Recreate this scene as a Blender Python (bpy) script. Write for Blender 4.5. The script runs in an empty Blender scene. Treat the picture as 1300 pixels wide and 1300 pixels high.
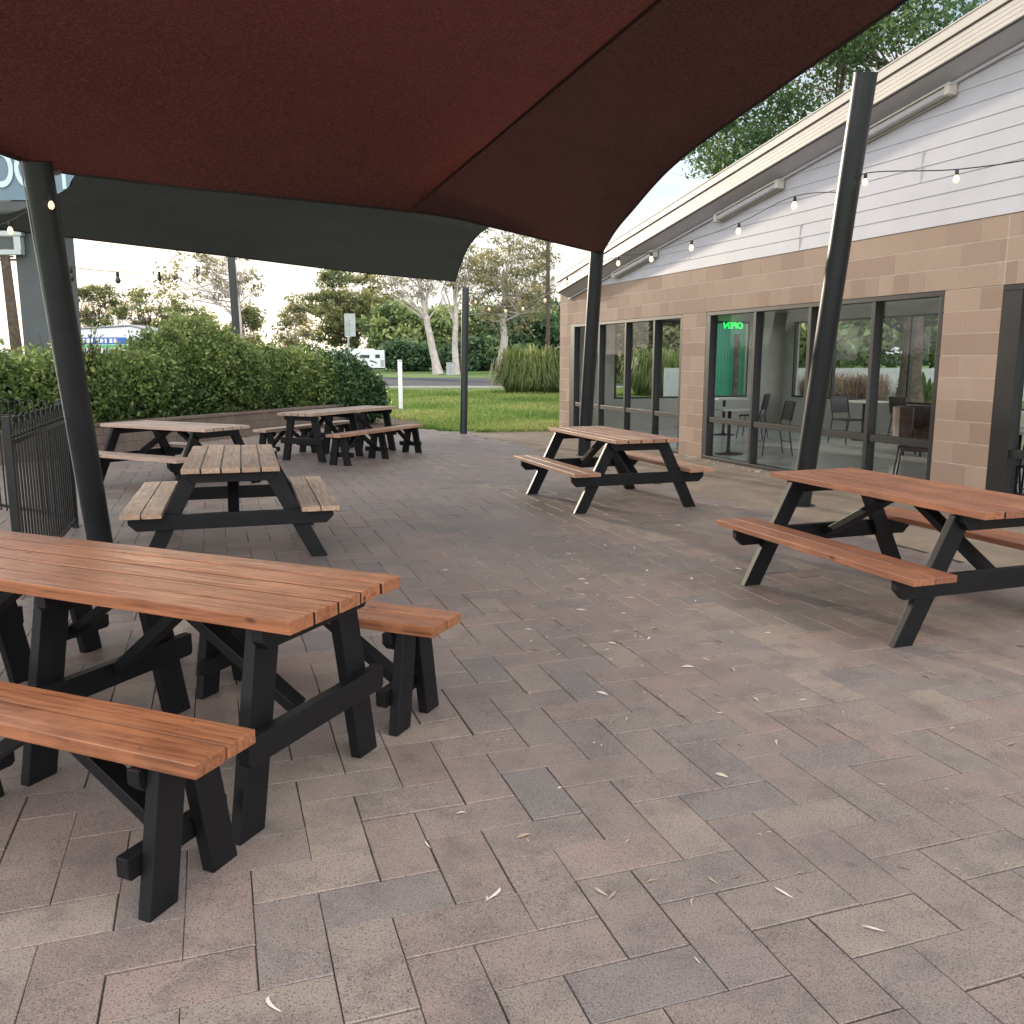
import bpy, bmesh, math, random
import numpy as np
from mathutils import Vector, Matrix
R = math.radians
rnd = random.Random(7)
S = bpy.context.scene
COL = S.collection
# ------------------------------------------------------------------ camera
FPX, TILT, CH = 1120.0, R(9.8), 1.54
cam = bpy.data.cameras.new('camera'); camo = bpy.data.objects.new('camera', cam); COL.objects.link(camo)
cam.sensor_width = 36; cam.lens = 36 * FPX / 1300; cam.clip_start = .05; cam.clip_end = 6000
camo.location = (0, 0, CH); camo.rotation_euler = (R(90) - TILT, 0, 0); S.camera = camo
def ray(px, py):
    a = (px - 650) / FPX; b = (650 - py) / FPX
    return Vector((a, math.cos(TILT) + b * math.sin(TILT), -math.sin(TILT) + b * math.cos(TILT)))
def at(px, py, Y):                       # photo pixel at depth Y
    r = ray(px, py); return Vector((0, 0, CH)) + r * (Y / r.y)
def atz(px, py, z=0.0):                  # photo pixel at height z
    r = ray(px, py); return Vector((0, 0, CH)) + r * ((z - CH) / r.z)
D = Vector((-math.sin(R(20)), math.cos(R(20)), 0)); N = Vector((math.cos(R(20)), math.sin(R(20)), 0)); W0 = 7.593
UP = Vector((0, 0, 1))
def W(s, off, z): return D * s + N * (W0 + off) + UP * z

# ------------------------------------------------------------------ materials
def nodes(name):
    m = bpy.data.materials.new(name); m.use_nodes = True
    nt = m.node_tree; b = nt.nodes['Principled BSDF']; return m, nt, b
def L(nt, a, b): nt.links.new(a, b)
def node(nt, t, **k):
    n = nt.nodes.new(t)
    for a, v in k.items():
        if a.startswith('i_'): n.inputs[a[2:].replace('_', ' ')].default_value = v
        else: setattr(n, a, v)
    return n
def c4(c): return (c[0], c[1], c[2], 1)
def ramp(nt, fac, stops):
    r = nt.nodes.new('ShaderNodeValToRGB'); e = r.color_ramp.elements
    while len(e) < len(stops): e.new(.5)
    for i, (p, c) in enumerate(stops): e[i].position = p; e[i].color = c4(c)
    L(nt, fac, r.inputs[0]); return r.outputs[0]
def noise(nt, vec, scale, detail=6, rough=.6):
    n = node(nt, 'ShaderNodeTexNoise'); n.inputs['Scale'].default_value = scale; n.inputs['Detail'].default_value = detail
    n.inputs['Roughness'].default_value = rough; L(nt, vec, n.inputs['Vector']); return n.outputs['Fac']
def mixc(nt, f, a, b, mode='MIX'):
    n = node(nt, 'ShaderNodeMix', data_type='RGBA', blend_type=mode)
    for k, v in ((0, f), (6, a), (7, b)):
        if hasattr(v, 'links') or hasattr(v, 'is_output'): L(nt, v, n.inputs[k])
        elif k == 0: n.inputs[0].default_value = v
        else: n.inputs[k].default_value = c4(v)
    return n.outputs[2]
def bump(nt, b, h, st, dist=.01):
    n = node(nt, 'ShaderNodeBump'); n.inputs['Strength'].default_value = st; n.inputs['Distance'].default_value = dist
    L(nt, h, n.inputs['Height']); L(nt, n.outputs[0], b.inputs['Normal'])
def obc(nt): return node(nt, 'ShaderNodeTexCoord').outputs['Object']
def attr(nt, nm='rnd'): return node(nt, 'ShaderNodeAttribute', attribute_name=nm).outputs['Fac']

def m_plain(name, col, rough=.6, metal=0, var=.15, sc=6, bmp=0.05, spec=.5):
    m, nt, b = nodes(name); v = obc(nt)
    n = noise(nt, v, sc)
    c = ramp(nt, n, [(.3, [x * (1 - var) for x in col]), (.7, [min(1, x * (1 + var)) for x in col])])
    L(nt, c, b.inputs['Base Color']); b.inputs['Roughness'].default_value = rough; b.inputs['Metallic'].default_value = metal
    b.inputs['Specular IOR Level'].default_value = spec
    if bmp: bump(nt, b, noise(nt, v, sc * 12), bmp, .005)
    return m

def m_wood(name, dark, light, weather=0., rough=.42, sx=(.70,)):
    m, nt, b = nodes(name); v = obc(nt)
    r = attr(nt)
    add = node(nt, 'ShaderNodeVectorMath', operation='ADD'); cx = node(nt, 'ShaderNodeCombineXYZ')
    mu = node(nt, 'ShaderNodeMath', operation='MULTIPLY'); mu.inputs[1].default_value = 37.0; L(nt, r, mu.inputs[0])
    L(nt, mu.outputs[0], cx.inputs[0]); L(nt, mu.outputs[0], cx.inputs[2]); L(nt, v, add.inputs[0]); L(nt, cx.outputs[0], add.inputs[1])
    mp = node(nt, 'ShaderNodeMapping'); mp.inputs['Scale'].default_value = (1.3, 26, 26); L(nt, add.outputs[0], mp.inputs[0])
    g1 = noise(nt, mp.outputs[0], 2.2, 8, .65)
    mp2 = node(nt, 'ShaderNodeMapping'); mp2.inputs['Scale'].default_value = (3, 120, 120); L(nt, add.outputs[0], mp2.inputs[0])
    g2 = noise(nt, mp2.outputs[0], 1.6, 4, .6)
    big = noise(nt, add.outputs[0], 3.2, 4, .6)
    c = ramp(nt, g1, [(.34, dark), (.5, [a * .4 + b_ * .6 for a, b_ in zip(dark, light)]), (.64, light)])
    c = mixc(nt, .35, c, ramp(nt, g2, [(.35, [x * .45 for x in dark]), (.6, light)]), 'MULTIPLY') if False else mixc(nt, .28, c, ramp(nt, g2, [(.35, [x * .5 for x in dark]), (.6, light)]))
    c = mixc(nt, ramp(nt, r, [(0, (0, 0, 0)), (1, (.5, .5, .5))]), c, [x * .75 for x in dark])
    c = mixc(nt, ramp(nt, big, [(.5, (0, 0, 0)), (.75, (.45, .45, .45))]), c, [min(1, x * 1.25) for x in light])
    # knots and nail stains
    vo = node(nt, 'ShaderNodeTexVoronoi'); vo.inputs['Scale'].default_value = 1.0
    mp3 = node(nt, 'ShaderNodeMapping'); mp3.inputs['Scale'].default_value = (3.2, 8, 8); L(nt, add.outputs[0], mp3.inputs[0]); L(nt, mp3.outputs[0], vo.inputs['Vector'])
    kn = ramp(nt, vo.outputs['Distance'], [(.04, (.85, .85, .85)), (.11, (0, 0, 0))])
    c = mixc(nt, kn, c, [x * .22 for x in dark])
    sp_ = node(nt, 'ShaderNodeSeparateXYZ'); L(nt, v, sp_.inputs[0])
    def mth(op, a, b_=None):
        n = node(nt, 'ShaderNodeMath', operation=op)
        for q, val in enumerate((a, b_)):
            if val is None: continue
            if hasattr(val, 'is_output'): L(nt, val, n.inputs[q])
            else: n.inputs[q].default_value = val
        return n.outputs[0]
    pyy = mth('SUBTRACT', mth('PINGPONG', mth('ABSOLUTE', sp_.outputs[1]), .0695), .036)
    dd = None
    for xx_ in sx:
        pxx = mth('SUBTRACT', mth('ABSOLUTE', sp_.outputs[0]), xx_); d1 = mth('SQRT', mth('ADD', mth('MULTIPLY', pxx, pxx), mth('MULTIPLY', pyy, pyy)))
        dd = d1 if dd is None else mth('MINIMUM', dd, d1)
    c = mixc(nt, mth('MULTIPLY', mth('LESS_THAN', dd, .0052), .85), c, (.05, .045, .04))
    if weather:
        gm = ramp(nt, noise(nt, v, 5, 5, .7), [(.35, (weather,) * 3), (.7, (weather * .35,) * 3)])
        c = mixc(nt, gm, c, (.30, .28, .255))
    L(nt, c, b.inputs['Base Color'])
    rr = ramp(nt, g1, [(.3, (rough + .12,) * 3), (.7, (rough - .08,) * 3)]); L(nt, rr, b.inputs['Roughness'])
    b.inputs['Specular IOR Level'].default_value = .5
    bump(nt, b, g1, .25, .004)
    return m

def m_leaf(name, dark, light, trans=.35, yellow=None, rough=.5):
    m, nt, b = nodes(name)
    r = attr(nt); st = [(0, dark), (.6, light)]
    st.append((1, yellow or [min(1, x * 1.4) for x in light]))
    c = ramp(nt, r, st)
    L(nt, c, b.inputs['Base Color']); b.inputs['Roughness'].default_value = rough; b.inputs['Specular IOR Level'].default_value = .35
    t = node(nt, 'ShaderNodeBsdfTranslucent'); L(nt, c, t.inputs[0])
    mx = node(nt, 'ShaderNodeMixShader'); mx.inputs[0].default_value = trans
    L(nt, b.outputs[0], mx.inputs[1]); L(nt, t.outputs[0], mx.inputs[2]); L(nt, mx.outputs[0], nt.nodes['Material Output'].inputs[0])
    return m

def node_noise_col(nt, vec, sc):
    n = node(nt, 'ShaderNodeTexNoise'); n.inputs['Scale'].default_value = sc; L(nt, vec, n.inputs['Vector']); return n.outputs['Color']
def m_paver():
    m, nt, b = nodes('concrete paver'); v = obc(nt); r = attr(nt)
    base = ramp(nt, r, [(0, (.235, .168, .142)), (.2, (.262, .195, .164)), (.42, (.195, .172, .160)), (.6, (.300, .208, .172)), (.78, (.225, .180, .158)), (.9, (.285, .228, .182)), (1, (.315, .248, .195))])
    big = noise(nt, v, .42, 7, .68)
    c = mixc(nt, ramp(nt, big, [(.46, (0, 0, 0)), (.62, (.52, .52, .52))]), base, (.125, .116, .110))
    bg2 = node(nt, 'ShaderNodeVectorMath', operation='ADD'); bg2.inputs[1].default_value = (31, 17, 3); L(nt, v, bg2.inputs[0])
    c = mixc(nt, ramp(nt, noise(nt, bg2.outputs[0], 1.1, 6, .7), [(.50, (0, 0, 0)), (.68, (.55, .55, .55))]), c, (.28, .235, .19))
    mid = noise(nt, v, 4.5, 7, .75)
    c = mixc(nt, ramp(nt, mid, [(.36, (.6, .6, .6)), (.52, (0, 0, 0))]), c, (.105, .090, .084))
    sp = noise(nt, v, 240, 3, .7)
    c = mixc(nt, ramp(nt, sp, [(.50, (0, 0, 0)), (.68, (.8, .8, .8))]), c, (.36, .32, .30))
    sp2 = noise(nt, v, 150, 3, .7)
    c = mixc(nt, ramp(nt, sp2, [(.35, (.8, .8, .8)), (.48, (0, 0, 0))]), c, (.055, .048, .046))
    vo = node(nt, 'ShaderNodeTexVoronoi'); vo.inputs['Scale'].default_value = 2.6
    wv = mixc(nt, .06, v, node_noise_col(nt, v, 9)); L(nt, wv, vo.inputs['Vector'])
    c = mixc(nt, ramp(nt, vo.outputs['Distance'], [(.03, (.65, .65, .65)), (.075, (0, 0, 0))]), c, (.055, .048, .048))
    L(nt, c, b.inputs['Base Color'])
    L(nt, ramp(nt, mid, [(.3, (.46,) * 3), (.7, (.68,) * 3)]), b.inputs['Roughness'])
    b.inputs['Specular IOR Level'].default_value = .45
    bump(nt, b, sp, .45, .0025)
    return m

def m_block():
    m, nt, b = nodes('tan concrete block'); v = obc(nt); r = attr(nt)
    base = ramp(nt, r, [(0, (.31, .212, .155)), (.5, (.385, .275, .203)), (1, (.44, .325, .245))])
    c = mixc(nt, ramp(nt, noise(nt, v, 1.3, 5), [(.35, (.4, .4, .4)), (.7, (0, 0, 0))]), base, (.33, .245, .185))
    sp = noise(nt, v, 190, 3, .7)
    c = mixc(nt, ramp(nt, sp, [(.35, (.6, .6, .6)), (.55, (0, 0, 0))]), c, (.17, .11, .085))
    L(nt, c, b.inputs['Base Color']); b.inputs['Roughness'].default_value = .85; bump(nt, b, sp, .3, .003); return m

def m_glass(name='window glass', tint=(.90, .93, .92), k=.75):
    m, nt, b = nodes(name); nt.nodes.remove(b)
    t = node(nt, 'ShaderNodeBsdfTransparent'); t.inputs[0].default_value = c4(tint)
    g = node(nt, 'ShaderNodeBsdfGlossy'); g.inputs['Roughness'].default_value = .015; g.inputs[0].default_value = (.95, .97, 1, 1)
    fr = node(nt, 'ShaderNodeFresnel'); fr.inputs[0].default_value = 1.62
    mul = node(nt, 'ShaderNodeMath', operation='MULTIPLY_ADD'); mul.inputs[1].default_value = k; mul.inputs[2].default_value = .0; L(nt, fr.outputs[0], mul.inputs[0])
    mx = node(nt, 'ShaderNodeMixShader'); L(nt, mul.outputs[0], mx.inputs[0]); L(nt, t.outputs[0], mx.inputs[1]); L(nt, g.outputs[0], mx.inputs[2])
    L(nt, mx.outputs[0], nt.nodes['Material Output'].inputs[0]); return m

def m_cloth(name, col, trans, tcol):
    m, nt, b = nodes(name); v = obc(nt)
    n1 = noise(nt, v, 1.1, 6, .65); n2 = noise(nt, v, 55, 4, .75)
    mp = node(nt, 'ShaderNodeMapping'); mp.inputs['Scale'].default_value = (5, 55, 5); mp.inputs['Rotation'].default_value = (0, 0, .5); L(nt, v, mp.inputs[0])
    n3 = noise(nt, mp.outputs[0], 3, 4, .7)
    c = ramp(nt, n1, [(.3, [x * .75 for x in col]), (.7, [x * 1.25 for x in col])])
    c = mixc(nt, ramp(nt, n2, [(.5, (0, 0, 0)), (.72, (.6, .6, .6))]), c, [min(1, x * 2.4) for x in col])
    c = mixc(nt, ramp(nt, n3, [(.4, (.35, .35, .35)), (.6, (0, 0, 0))]), c, [x * .55 for x in col])
    L(nt, c, b.inputs['Base Color']); b.inputs['Roughness'].default_value = .8; b.inputs['Specular IOR Level'].default_value = .25
    t = node(nt, 'ShaderNodeBsdfTranslucent')
    L(nt, ramp(nt, n2, [(.35, [x * .5 for x in tcol]), (.7, [min(1, x * 1.7) for x in tcol])]), t.inputs[0])
    mx = node(nt, 'ShaderNodeMixShader'); mx.inputs[0].default_value = trans
    L(nt, b.outputs[0], mx.inputs[1]); L(nt, t.outputs[0], mx.inputs[2]); L(nt, mx.outputs[0], nt.nodes['Material Output'].inputs[0])
    bump(nt, b, n2, .4, .004)
    return m

def m_emit(name, col, st):
    m, nt, b = nodes(name); b.inputs['Base Color'].default_value = c4(col); b.inputs['Emission Color'].default_value = c4(col)
    b.inputs['Emission Strength'].default_value = st; return m

def m_ground(name, cols, sc=1.0, rough=.9, bst=.5, fine=40):
    m, nt, b = nodes(name); v = obc(nt)
    c = ramp(nt, noise(nt, v, sc, 8, .65), [(.3, cols[0]), (.5, cols[1]), (.72, cols[2])])
    f = noise(nt, v, fine, 5, .7)
    c = mixc(nt, ramp(nt, f, [(.35, (.6, .6, .6)), (.6, (0, 0, 0))]), c, [x * .45 for x in cols[0]])
    L(nt, c, b.inputs['Base Color']); b.inputs['Roughness'].default_value = rough; b.inputs['Specular IOR Level'].default_value = .2
    bump(nt, b, f, bst, .02); return m

MAT = {}
M = MAT
M['wood_warm'] = m_wood('oiled hardwood', (.130, .043, .019), (.45, .185, .085), 0, .30, (.98, .0))
M['wood_red'] = m_wood('red stained timber', (.13, .040, .020), (.42, .165, .078), .05, .42)
M['wood_mid'] = m_wood('faded red timber', (.20, .085, .045), (.54, .29, .17), .18, .45)
M['wood_grey'] = m_wood('weathered timber', (.23, .13, .080), (.66, .45, .30), .22, .5)
M['wood_pale'] = m_wood('pale weathered timber', (.27, .17, .12), (.66, .48, .36), .35, .45)
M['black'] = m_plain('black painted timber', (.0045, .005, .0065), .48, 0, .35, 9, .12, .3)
M['post'] = m_plain('dark powder coated steel', (.014, .017, .019), .38, .0, .25, 3, .03)
M['alu'] = m_plain('black aluminium', (.016, .017, .018), .4, .1, .2, 5, 0)
M['fence'] = m_plain('black pool fence paint', (.012, .014, .014), .35, .2, .2, 8, 0)
M['paver'] = m_paver(); M['block'] = m_block(); M['glass'] = m_glass(); M['glass_rear'] = m_glass('rear window glass', (.94, .96, .95), .06)
M['joint'] = m_ground('joint sand', [(.045, .04, .036), (.09, .08, .07), (.16, .14, .12)], 6, .95, .5, 90)
M['mortar'] = m_plain('mortar', (.52, .45, .37), .9)
M['strip'] = m_ground('exposed aggregate concrete', [(0.221, 0.177, 0.135), (0.297, 0.241, 0.185), (0.386, 0.327, 0.256)], 1.6, .85, .5, 120)
M['board'] = m_plain('white fibre cement board', (.49, .49, .52), .6, 0, .05, 2, .04)
M['barge'] = m_plain('cream painted steel', (.62, .57, .50), .5, 0, .06, 2, 0)
M['gapdark'] = m_plain('dark recess', (.10, .095, .09), .8)
M['roof'] = m_plain('pale roof sheet', (.55, .55, .53), .45, .1, .08, 2, 0)
M['cream'] = m_plain('cream fitting', (.55, .52, .45), .5, 0, .08, 4, 0)
M['diff'] = m_plain('ribbed diffuser', (.42, .42, .42), .3, 0, .08, 9, 0)
M['in_wall'] = m_plain('grey interior wall', (.56, .55, .52), .7, 0, .1, 2, .02)
M['in_ceil'] = m_plain('interior ceiling', (.62, .60, .55), .8, 0, .04, 2, 0)
M['in_floor'] = m_plain('polished grey floor', (.60, .61, .62), .22, 0, .15, 1.5, .02)
M['white'] = m_plain('white laminate', (.78, .80, .80), .35, 0, .03, 3, 0)
M['vwhite'] = m_plain('white vehicle paint', (.72, .75, .80), .3, 0, .05, 1, 0)
M['metal'] = m_plain('dark chair metal', (.02, .02, .022), .35, .3, .2, 8, 0)
M['brownv'] = m_plain('brown vinyl', (.06, .028, .018), .4, 0, .3, 6, .05)
M['tyre'] = m_plain('tyre rubber', (.02, .02, .02), .8)
M['dglass'] = m_plain('dark vehicle glass', (.03, .04, .05), .1, 0, .1, 3, 0)
M['blue'] = m_plain('blue panel', (.03, .12, .45), .4, 0, .1, 2, 0)
M['green'] = m_plain('bright green stripe', (.05, .42, .12), .4, 0, .1, 2, 0)
M['teal'] = m_plain('teal green shed cladding', (.03, .23, .15), .5, 0, .15, 2, 0)
M['lime'] = m_plain('lime green trim', (.20, .50, .08), .5, 0, .1, 2, 0)
M['paling'] = m_plain('grey fence palings', (.42, .44, .44), .8, 0, .12, 5, .1)
M['retain'] = m_ground('retaining wall block', [(.14, .11, .095), (.19, .15, .125), (.23, .19, .155)], 2, .9, .4, 60)
M['grass'] = m_ground('lawn turf', [(0.068, 0.125, 0.027), (0.112, 0.206, 0.048), (0.195, 0.263, 0.095)], .5, .95, .8, 14)
M['soil'] = m_ground('bark mulch', [(.055, .04, .028), (.11, .085, .06), (.2, .165, .13)], 5, .95, .8, 50)
M['road'] = m_ground('asphalt', [(.05, .055, .065), (.065, .07, .085), (.085, .09, .10)], .6, .85, .3, 60)
M['kerb'] = m_plain('concrete kerb', (.42, .41, .38), .85)
M['blade'] = m_leaf('grass blades', (0.086, 0.158, 0.031), (0.218, 0.329, 0.075), .45, (0.569, 0.455, 0.227))
M['hedge'] = m_leaf('hedge leaves', (0.042, 0.072, 0.023), (0.126, 0.199, 0.051), .3, (0.390, 0.432, 0.141), .4)
M['hedge_lt'] = m_leaf('fresh shrub leaves', (0.056, 0.103, 0.027), (0.154, 0.218, 0.064), .4, (0.364, 0.390, 0.146), .45)
M['bush_dk'] = m_leaf('dark shrub leaves', (0.017, 0.041, 0.017), (0.048, 0.105, 0.034), .25, (0.153, 0.255, 0.085), .4)
M['gum_leaf'] = m_leaf('gum leaves', (0.091, 0.115, 0.046), (0.244, 0.265, 0.104), .35, (0.570, 0.483, 0.224))
M['gum_hazy'] = m_leaf('hazed gum leaves', (0.121, 0.129, 0.079), (0.292, 0.281, 0.145), .4, (0.632, 0.496, 0.263))  # distance haze is mixed into this leaf colour
M['dense_leaf'] = m_leaf('broad tree leaves', (0.066, 0.110, 0.047), (0.205, 0.275, 0.105), .35, (0.482, 0.524, 0.200))
M['dark_leaf'] = m_leaf('dark evergreen leaves', (0.032, 0.072, 0.038), (0.088, 0.159, 0.075), .25, (0.220, 0.300, 0.126))
M['fine_leaf'] = m_leaf('bright canopy leaves', (0.038, 0.085, 0.034), (0.103, 0.179, 0.066), .4, (0.241, 0.314, 0.112))
M['clump'] = m_leaf('strappy grass clump', (0.055, 0.089, 0.024), (0.188, 0.237, 0.068), .35, (0.562, 0.489, 0.234))
M['russet'] = m_leaf('russet grass plumes', (.14, .085, .07), (.30, .20, .16), .35, (.42, .33, .25))
M['bark'] = m_ground('pale gum bark', [(0.351, 0.304, 0.280), (0.567, 0.524, 0.490), (0.702, 0.676, 0.644)], 2.5, .85, .4, 12)
M['bark_dk'] = m_ground('rough brown bark', [(.06, .045, .035), (.11, .085, .07), (.17, .14, .115)], 4, .9, .6, 18)
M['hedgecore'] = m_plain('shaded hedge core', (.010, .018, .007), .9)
M['maroon'] = m_cloth('maroon shade cloth', (.056, .025, .021), .22, (.115, .029, .022))
M['shaded_maroon'] = m_cloth('shaded maroon cloth', (.046, .024, .022), .18, (.072, .025, .022))  # same maroon cloth, with its dimmer side put into the colour
M['slate'] = m_cloth('slate shade cloth', (.050, .060, .058), .10, (.08, .09, .085))
M['seam'] = m_cloth('doubled seam cloth', (.045, .020, .018), .16, (.09, .028, .022))
M['hem'] = m_plain('sail hem webbing', (.03, .022, .022), .8)
M['wire'] = m_plain('black cable', (.015, .015, .015), .5)
M['cable_w'] = m_plain('pale steel cable', (.55, .56, .55), .35, .5)
M['bulb_dim'] = m_emit('faint bulb glass', (.9, .72, .45), .35)
M['bulb'] = m_emit('warm bulb glass', (1, .78, .42), 1.6)
M['ledgreen'] = m_emit('green led', (.02, 1, .12), 1.4)
M['signblue'] = m_plain('slate blue sign panel', (.12, .19, .25), .45, 0, .08, 1, 0)
M['signpale'] = m_plain('pale sign lettering', (.50, .62, .68), .45, 0, .04, 1, 0)
M['tower'] = m_plain('dark grey sign tower', (.055, .065, .070), .55, 0, .15, 1, 0)
M['galv'] = m_plain('galvanised steel', (.38, .42, .42), .45, .4, .1, 3, 0)
M['pvc'] = m_plain('white pvc pipe', (.74, .76, .76), .4)
M['litter'] = m_leaf('dry fallen leaf', (.30, .22, .15), (.52, .43, .33), .1, (.72, .66, .58))
M['olitter'] = m_plain('dry pale gum leaf', (.60, .53, .45), .6, 0, .2, 30, 0)
M['cloudy'] = m_plain('grey box', (.35, .36, .38), .6)

# ------------------------------------------------------------------ mesh helper
class MB:
    def __init__(s): s.v = []; s.f = []; s.r = []; s.cur = .5; s.sm = []
    def add(s, vs, fs, r=None, smooth=False):
        o = len(s.v); s.v += [tuple(v) for v in vs]; r = s.cur if r is None else r
        for f in fs: s.f.append(tuple(i + o for i in f)); s.r.append(r); s.sm.append(smooth)
    def hexa(s, p, r=None):      # p: 4 bottom ccw, 4 top ccw
        s.add(p, [(3, 2, 1, 0), (4, 5, 6, 7), (0, 1, 5, 4), (1, 2, 6, 5), (2, 3, 7, 6), (3, 0, 4, 7)], r)
    def box(s, x0, x1, y0, y1, z0, z1, r=None):
        s.hexa([(x0, y0, z0), (x1, y0, z0), (x1, y1, z0), (x0, y1, z0), (x0, y0, z1), (x1, y0, z1), (x1, y1, z1), (x0, y1, z1)], r)
    def wbox(s, s0, s1, o0, o1, z0, z1, r=None):
        s.hexa([W(s0, o1, z0), W(s0, o0, z0), W(s1, o0, z0), W(s1, o1, z0), W(s0, o1, z1), W(s0, o0, z1), W(s1, o0, z1), W(s1, o1, z1)], r)
    def prism(s, poly, ax, h0, h1, r=None):   # poly of 2D pts; ax 'x': pts are (y,z), extruded along x
        n = len(poly)
        mk = {'x': lambda p, h: (h, p[0], p[1]), 'y': lambda p, h: (p[0], h, p[1]), 'z': lambda p, h: (p[0], p[1], h)}[ax]
        vs = [mk(p, h0) for p in poly] + [mk(p, h1) for p in poly]
        fs = [tuple(range(n))[::-1], tuple(range(n, 2 * n))] + [(i, (i + 1) % n, (i + 1) % n + n, i + n) for i in range(n)]
        s.add(vs, fs, r)
    def beam(s, a, b, w, d, side=None, r=None):   # rectangular bar a->b
        a = Vector(a); b = Vector(b); t = (b - a).normalized()
        side = Vector(side) if side is not None else UP
        u = t.cross(side); u = u.normalized() if u.length > 1e-4 else t.orthogonal().normalized(); v = t.cross(u)
        u *= w / 2; v *= d / 2
        s.hexa([a - u - v, a + u - v, a + u + v, a - u + v, b - u - v, b + u - v, b + u + v, b - u + v], r)
    def tube(s, pts, rad, n=8, cap=True, r=None):
        pts = [Vector(p) for p in pts]; m = len(pts)
        rad = rad if isinstance(rad, (list, tuple)) else [rad] * m
        vs = []; pu = None
        for i, p in enumerate(pts):
            t = (pts[min(i + 1, m - 1)] - pts[max(i - 1, 0)]).normalized()
            u = (t.orthogonal() if pu is None else (pu - t * pu.dot(t))).normalized(); pu = u; w = t.cross(u)
            for k in range(n):
                a = 2 * math.pi * k / n; vs.append(p + (u * math.cos(a) + w * math.sin(a)) * rad[i])
        fs = [(i * n + k, i * n + (k + 1) % n, (i + 1) * n + (k + 1) % n, (i + 1) * n + k) for i in range(m - 1) for k in range(n)]
        if n > 4: s.add(vs, fs, r, True)
        else: s.add(vs, fs, r)
        if cap: s.add(vs[:n], [tuple(range(n))[::-1]], r); s.add(vs[-n:], [tuple(range(n))], r)
    def lathe(s, c, prof, n=16, r=None):
        s.tube([Vector(c) + UP * z for _, z in prof], [max(q, .0005) for q, _ in prof], n, True, r)
    def build(s, name, mat, parent=None, bevel=0, loc=None):
        me = bpy.data.meshes.new(name); me.from_pydata(s.v, [], s.f)
        a = me.attributes.new('rnd', 'FLOAT', 'FACE'); a.data.foreach_set('value', s.r)
        me.polygons.foreach_set('use_smooth', s.sm)
        for m in (mat if isinstance(mat, list) else [mat]): me.materials.append(m)
        me.update(); o = bpy.data.objects.new(name, me); COL.objects.link(o)
        if parent: o.parent = parent
        if bevel:
            b = o.modifiers.new('bevel', 'BEVEL'); b.width = bevel; b.segments = 2; b.limit_method = 'ANGLE'; b.angle_limit = R(40)
        return o
def tag(o, label=None, cat=None, group=None, kind=None):
    if label: o['label'] = label
    if cat: o['category'] = cat
    if group: o['group'] = group
    if kind: o['kind'] = kind
    return o
def thing(name, label, cat, loc=(0, 0, 0), rz=0, group=None):
    o = bpy.data.objects.new(name, None); COL.objects.link(o); o.location = loc; o.rotation_euler = (0, 0, rz)
    o.empty_display_size = .1
    return tag(o, label, cat, group)
def copy_tree(o, parent=None):
    c = o.copy(); COL.objects.link(c); c.parent = parent
    for ch in list(o.children): copy_tree(ch, c)
    return c

# ------------------------------------------------------------------ world and sun
SUN_AZ, SUN_EL = -31.0, 10.0
w = bpy.data.worlds.new('World'); S.world = w; w.use_nodes = True; nt = w.node_tree
bg = nt.nodes['Background']
sky = node(nt, 'ShaderNodeTexSky', sky_type='NISHITA'); sky.sun_disc = False
sky.sun_elevation = R(SUN_EL); sky.sun_rotation = R(SUN_AZ); sky.air_density = 1.0; sky.dust_density = .6; sky.ozone_density = 1.5
tc = node(nt, 'ShaderNodeTexCoord'); sep = node(nt, 'ShaderNodeSeparateXYZ'); L(nt, tc.outputs['Generated'], sep.inputs[0])
zz = node(nt, 'ShaderNodeMath', operation='ADD'); L(nt, sep.outputs[2], zz.inputs[0]); zz.inputs[1].default_value = .12
mxz = node(nt, 'ShaderNodeMath', operation='MAXIMUM'); L(nt, zz.outputs[0], mxz.inputs[0]); mxz.inputs[1].default_value = .06
dv = node(nt, 'ShaderNodeVectorMath', operation='DIVIDE'); cb = node(nt, 'ShaderNodeCombineXYZ')
for i in range(3): L(nt, mxz.outputs[0], cb.inputs[i])
L(nt, tc.outputs['Generated'], dv.inputs[0]); L(nt, cb.outputs[0], dv.inputs[1])
cl = noise(nt, dv.outputs[0], 1.25, 9, .58)
clf0 = ramp(nt, cl, [(.42, (0, 0, 0)), (.58, (1, 1, 1))])
hzn = ramp(nt, sep.outputs[2], [(.10, (.93, .93, .93)), (.30, (0, 0, 0))])
bk = node(nt, 'ShaderNodeMath', operation='LESS_THAN'); L(nt, sep.outputs[1], bk.inputs[0]); bk.inputs[1].default_value = .05
clf = mixc(nt, 1.0, mixc(nt, 1.0, clf0, hzn, 'LIGHTEN'), ramp(nt, bk.outputs[0], [(0, (0, 0, 0)), (1, (.7, .7, .7))]), 'LIGHTEN')
cl2 = noise(nt, dv.outputs[0], 2.6, 7, .6)
sund = node(nt, 'ShaderNodeVectorMath', operation='DOT_PRODUCT'); L(nt, tc.outputs['Generated'], sund.inputs[0])
sund.inputs[1].default_value = (math.sin(R(SUN_AZ)), math.cos(R(SUN_AZ)), .12)
near = ramp(nt, sund.outputs['Value'], [(.0, (27, 26, 25.5)), (.30, (17, 16.6, 16.5)), (.55, (6.3, 6.5, 6.9)), (.8, (8.0, 7.95, 7.8)), (1.0, (10.8, 10.1, 9.0))])  # cloud colour raised overhead and behind the camera as added fill light
shade = mixc(nt, ramp(nt, cl2, [(.42, (0, 0, 0)), (.60, (.9, .9, .9))]), near, (.68, .69, .72), 'MULTIPLY')
skm = node(nt, 'ShaderNodeMix', data_type='RGBA'); L(nt, clf, skm.inputs[0])
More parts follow.
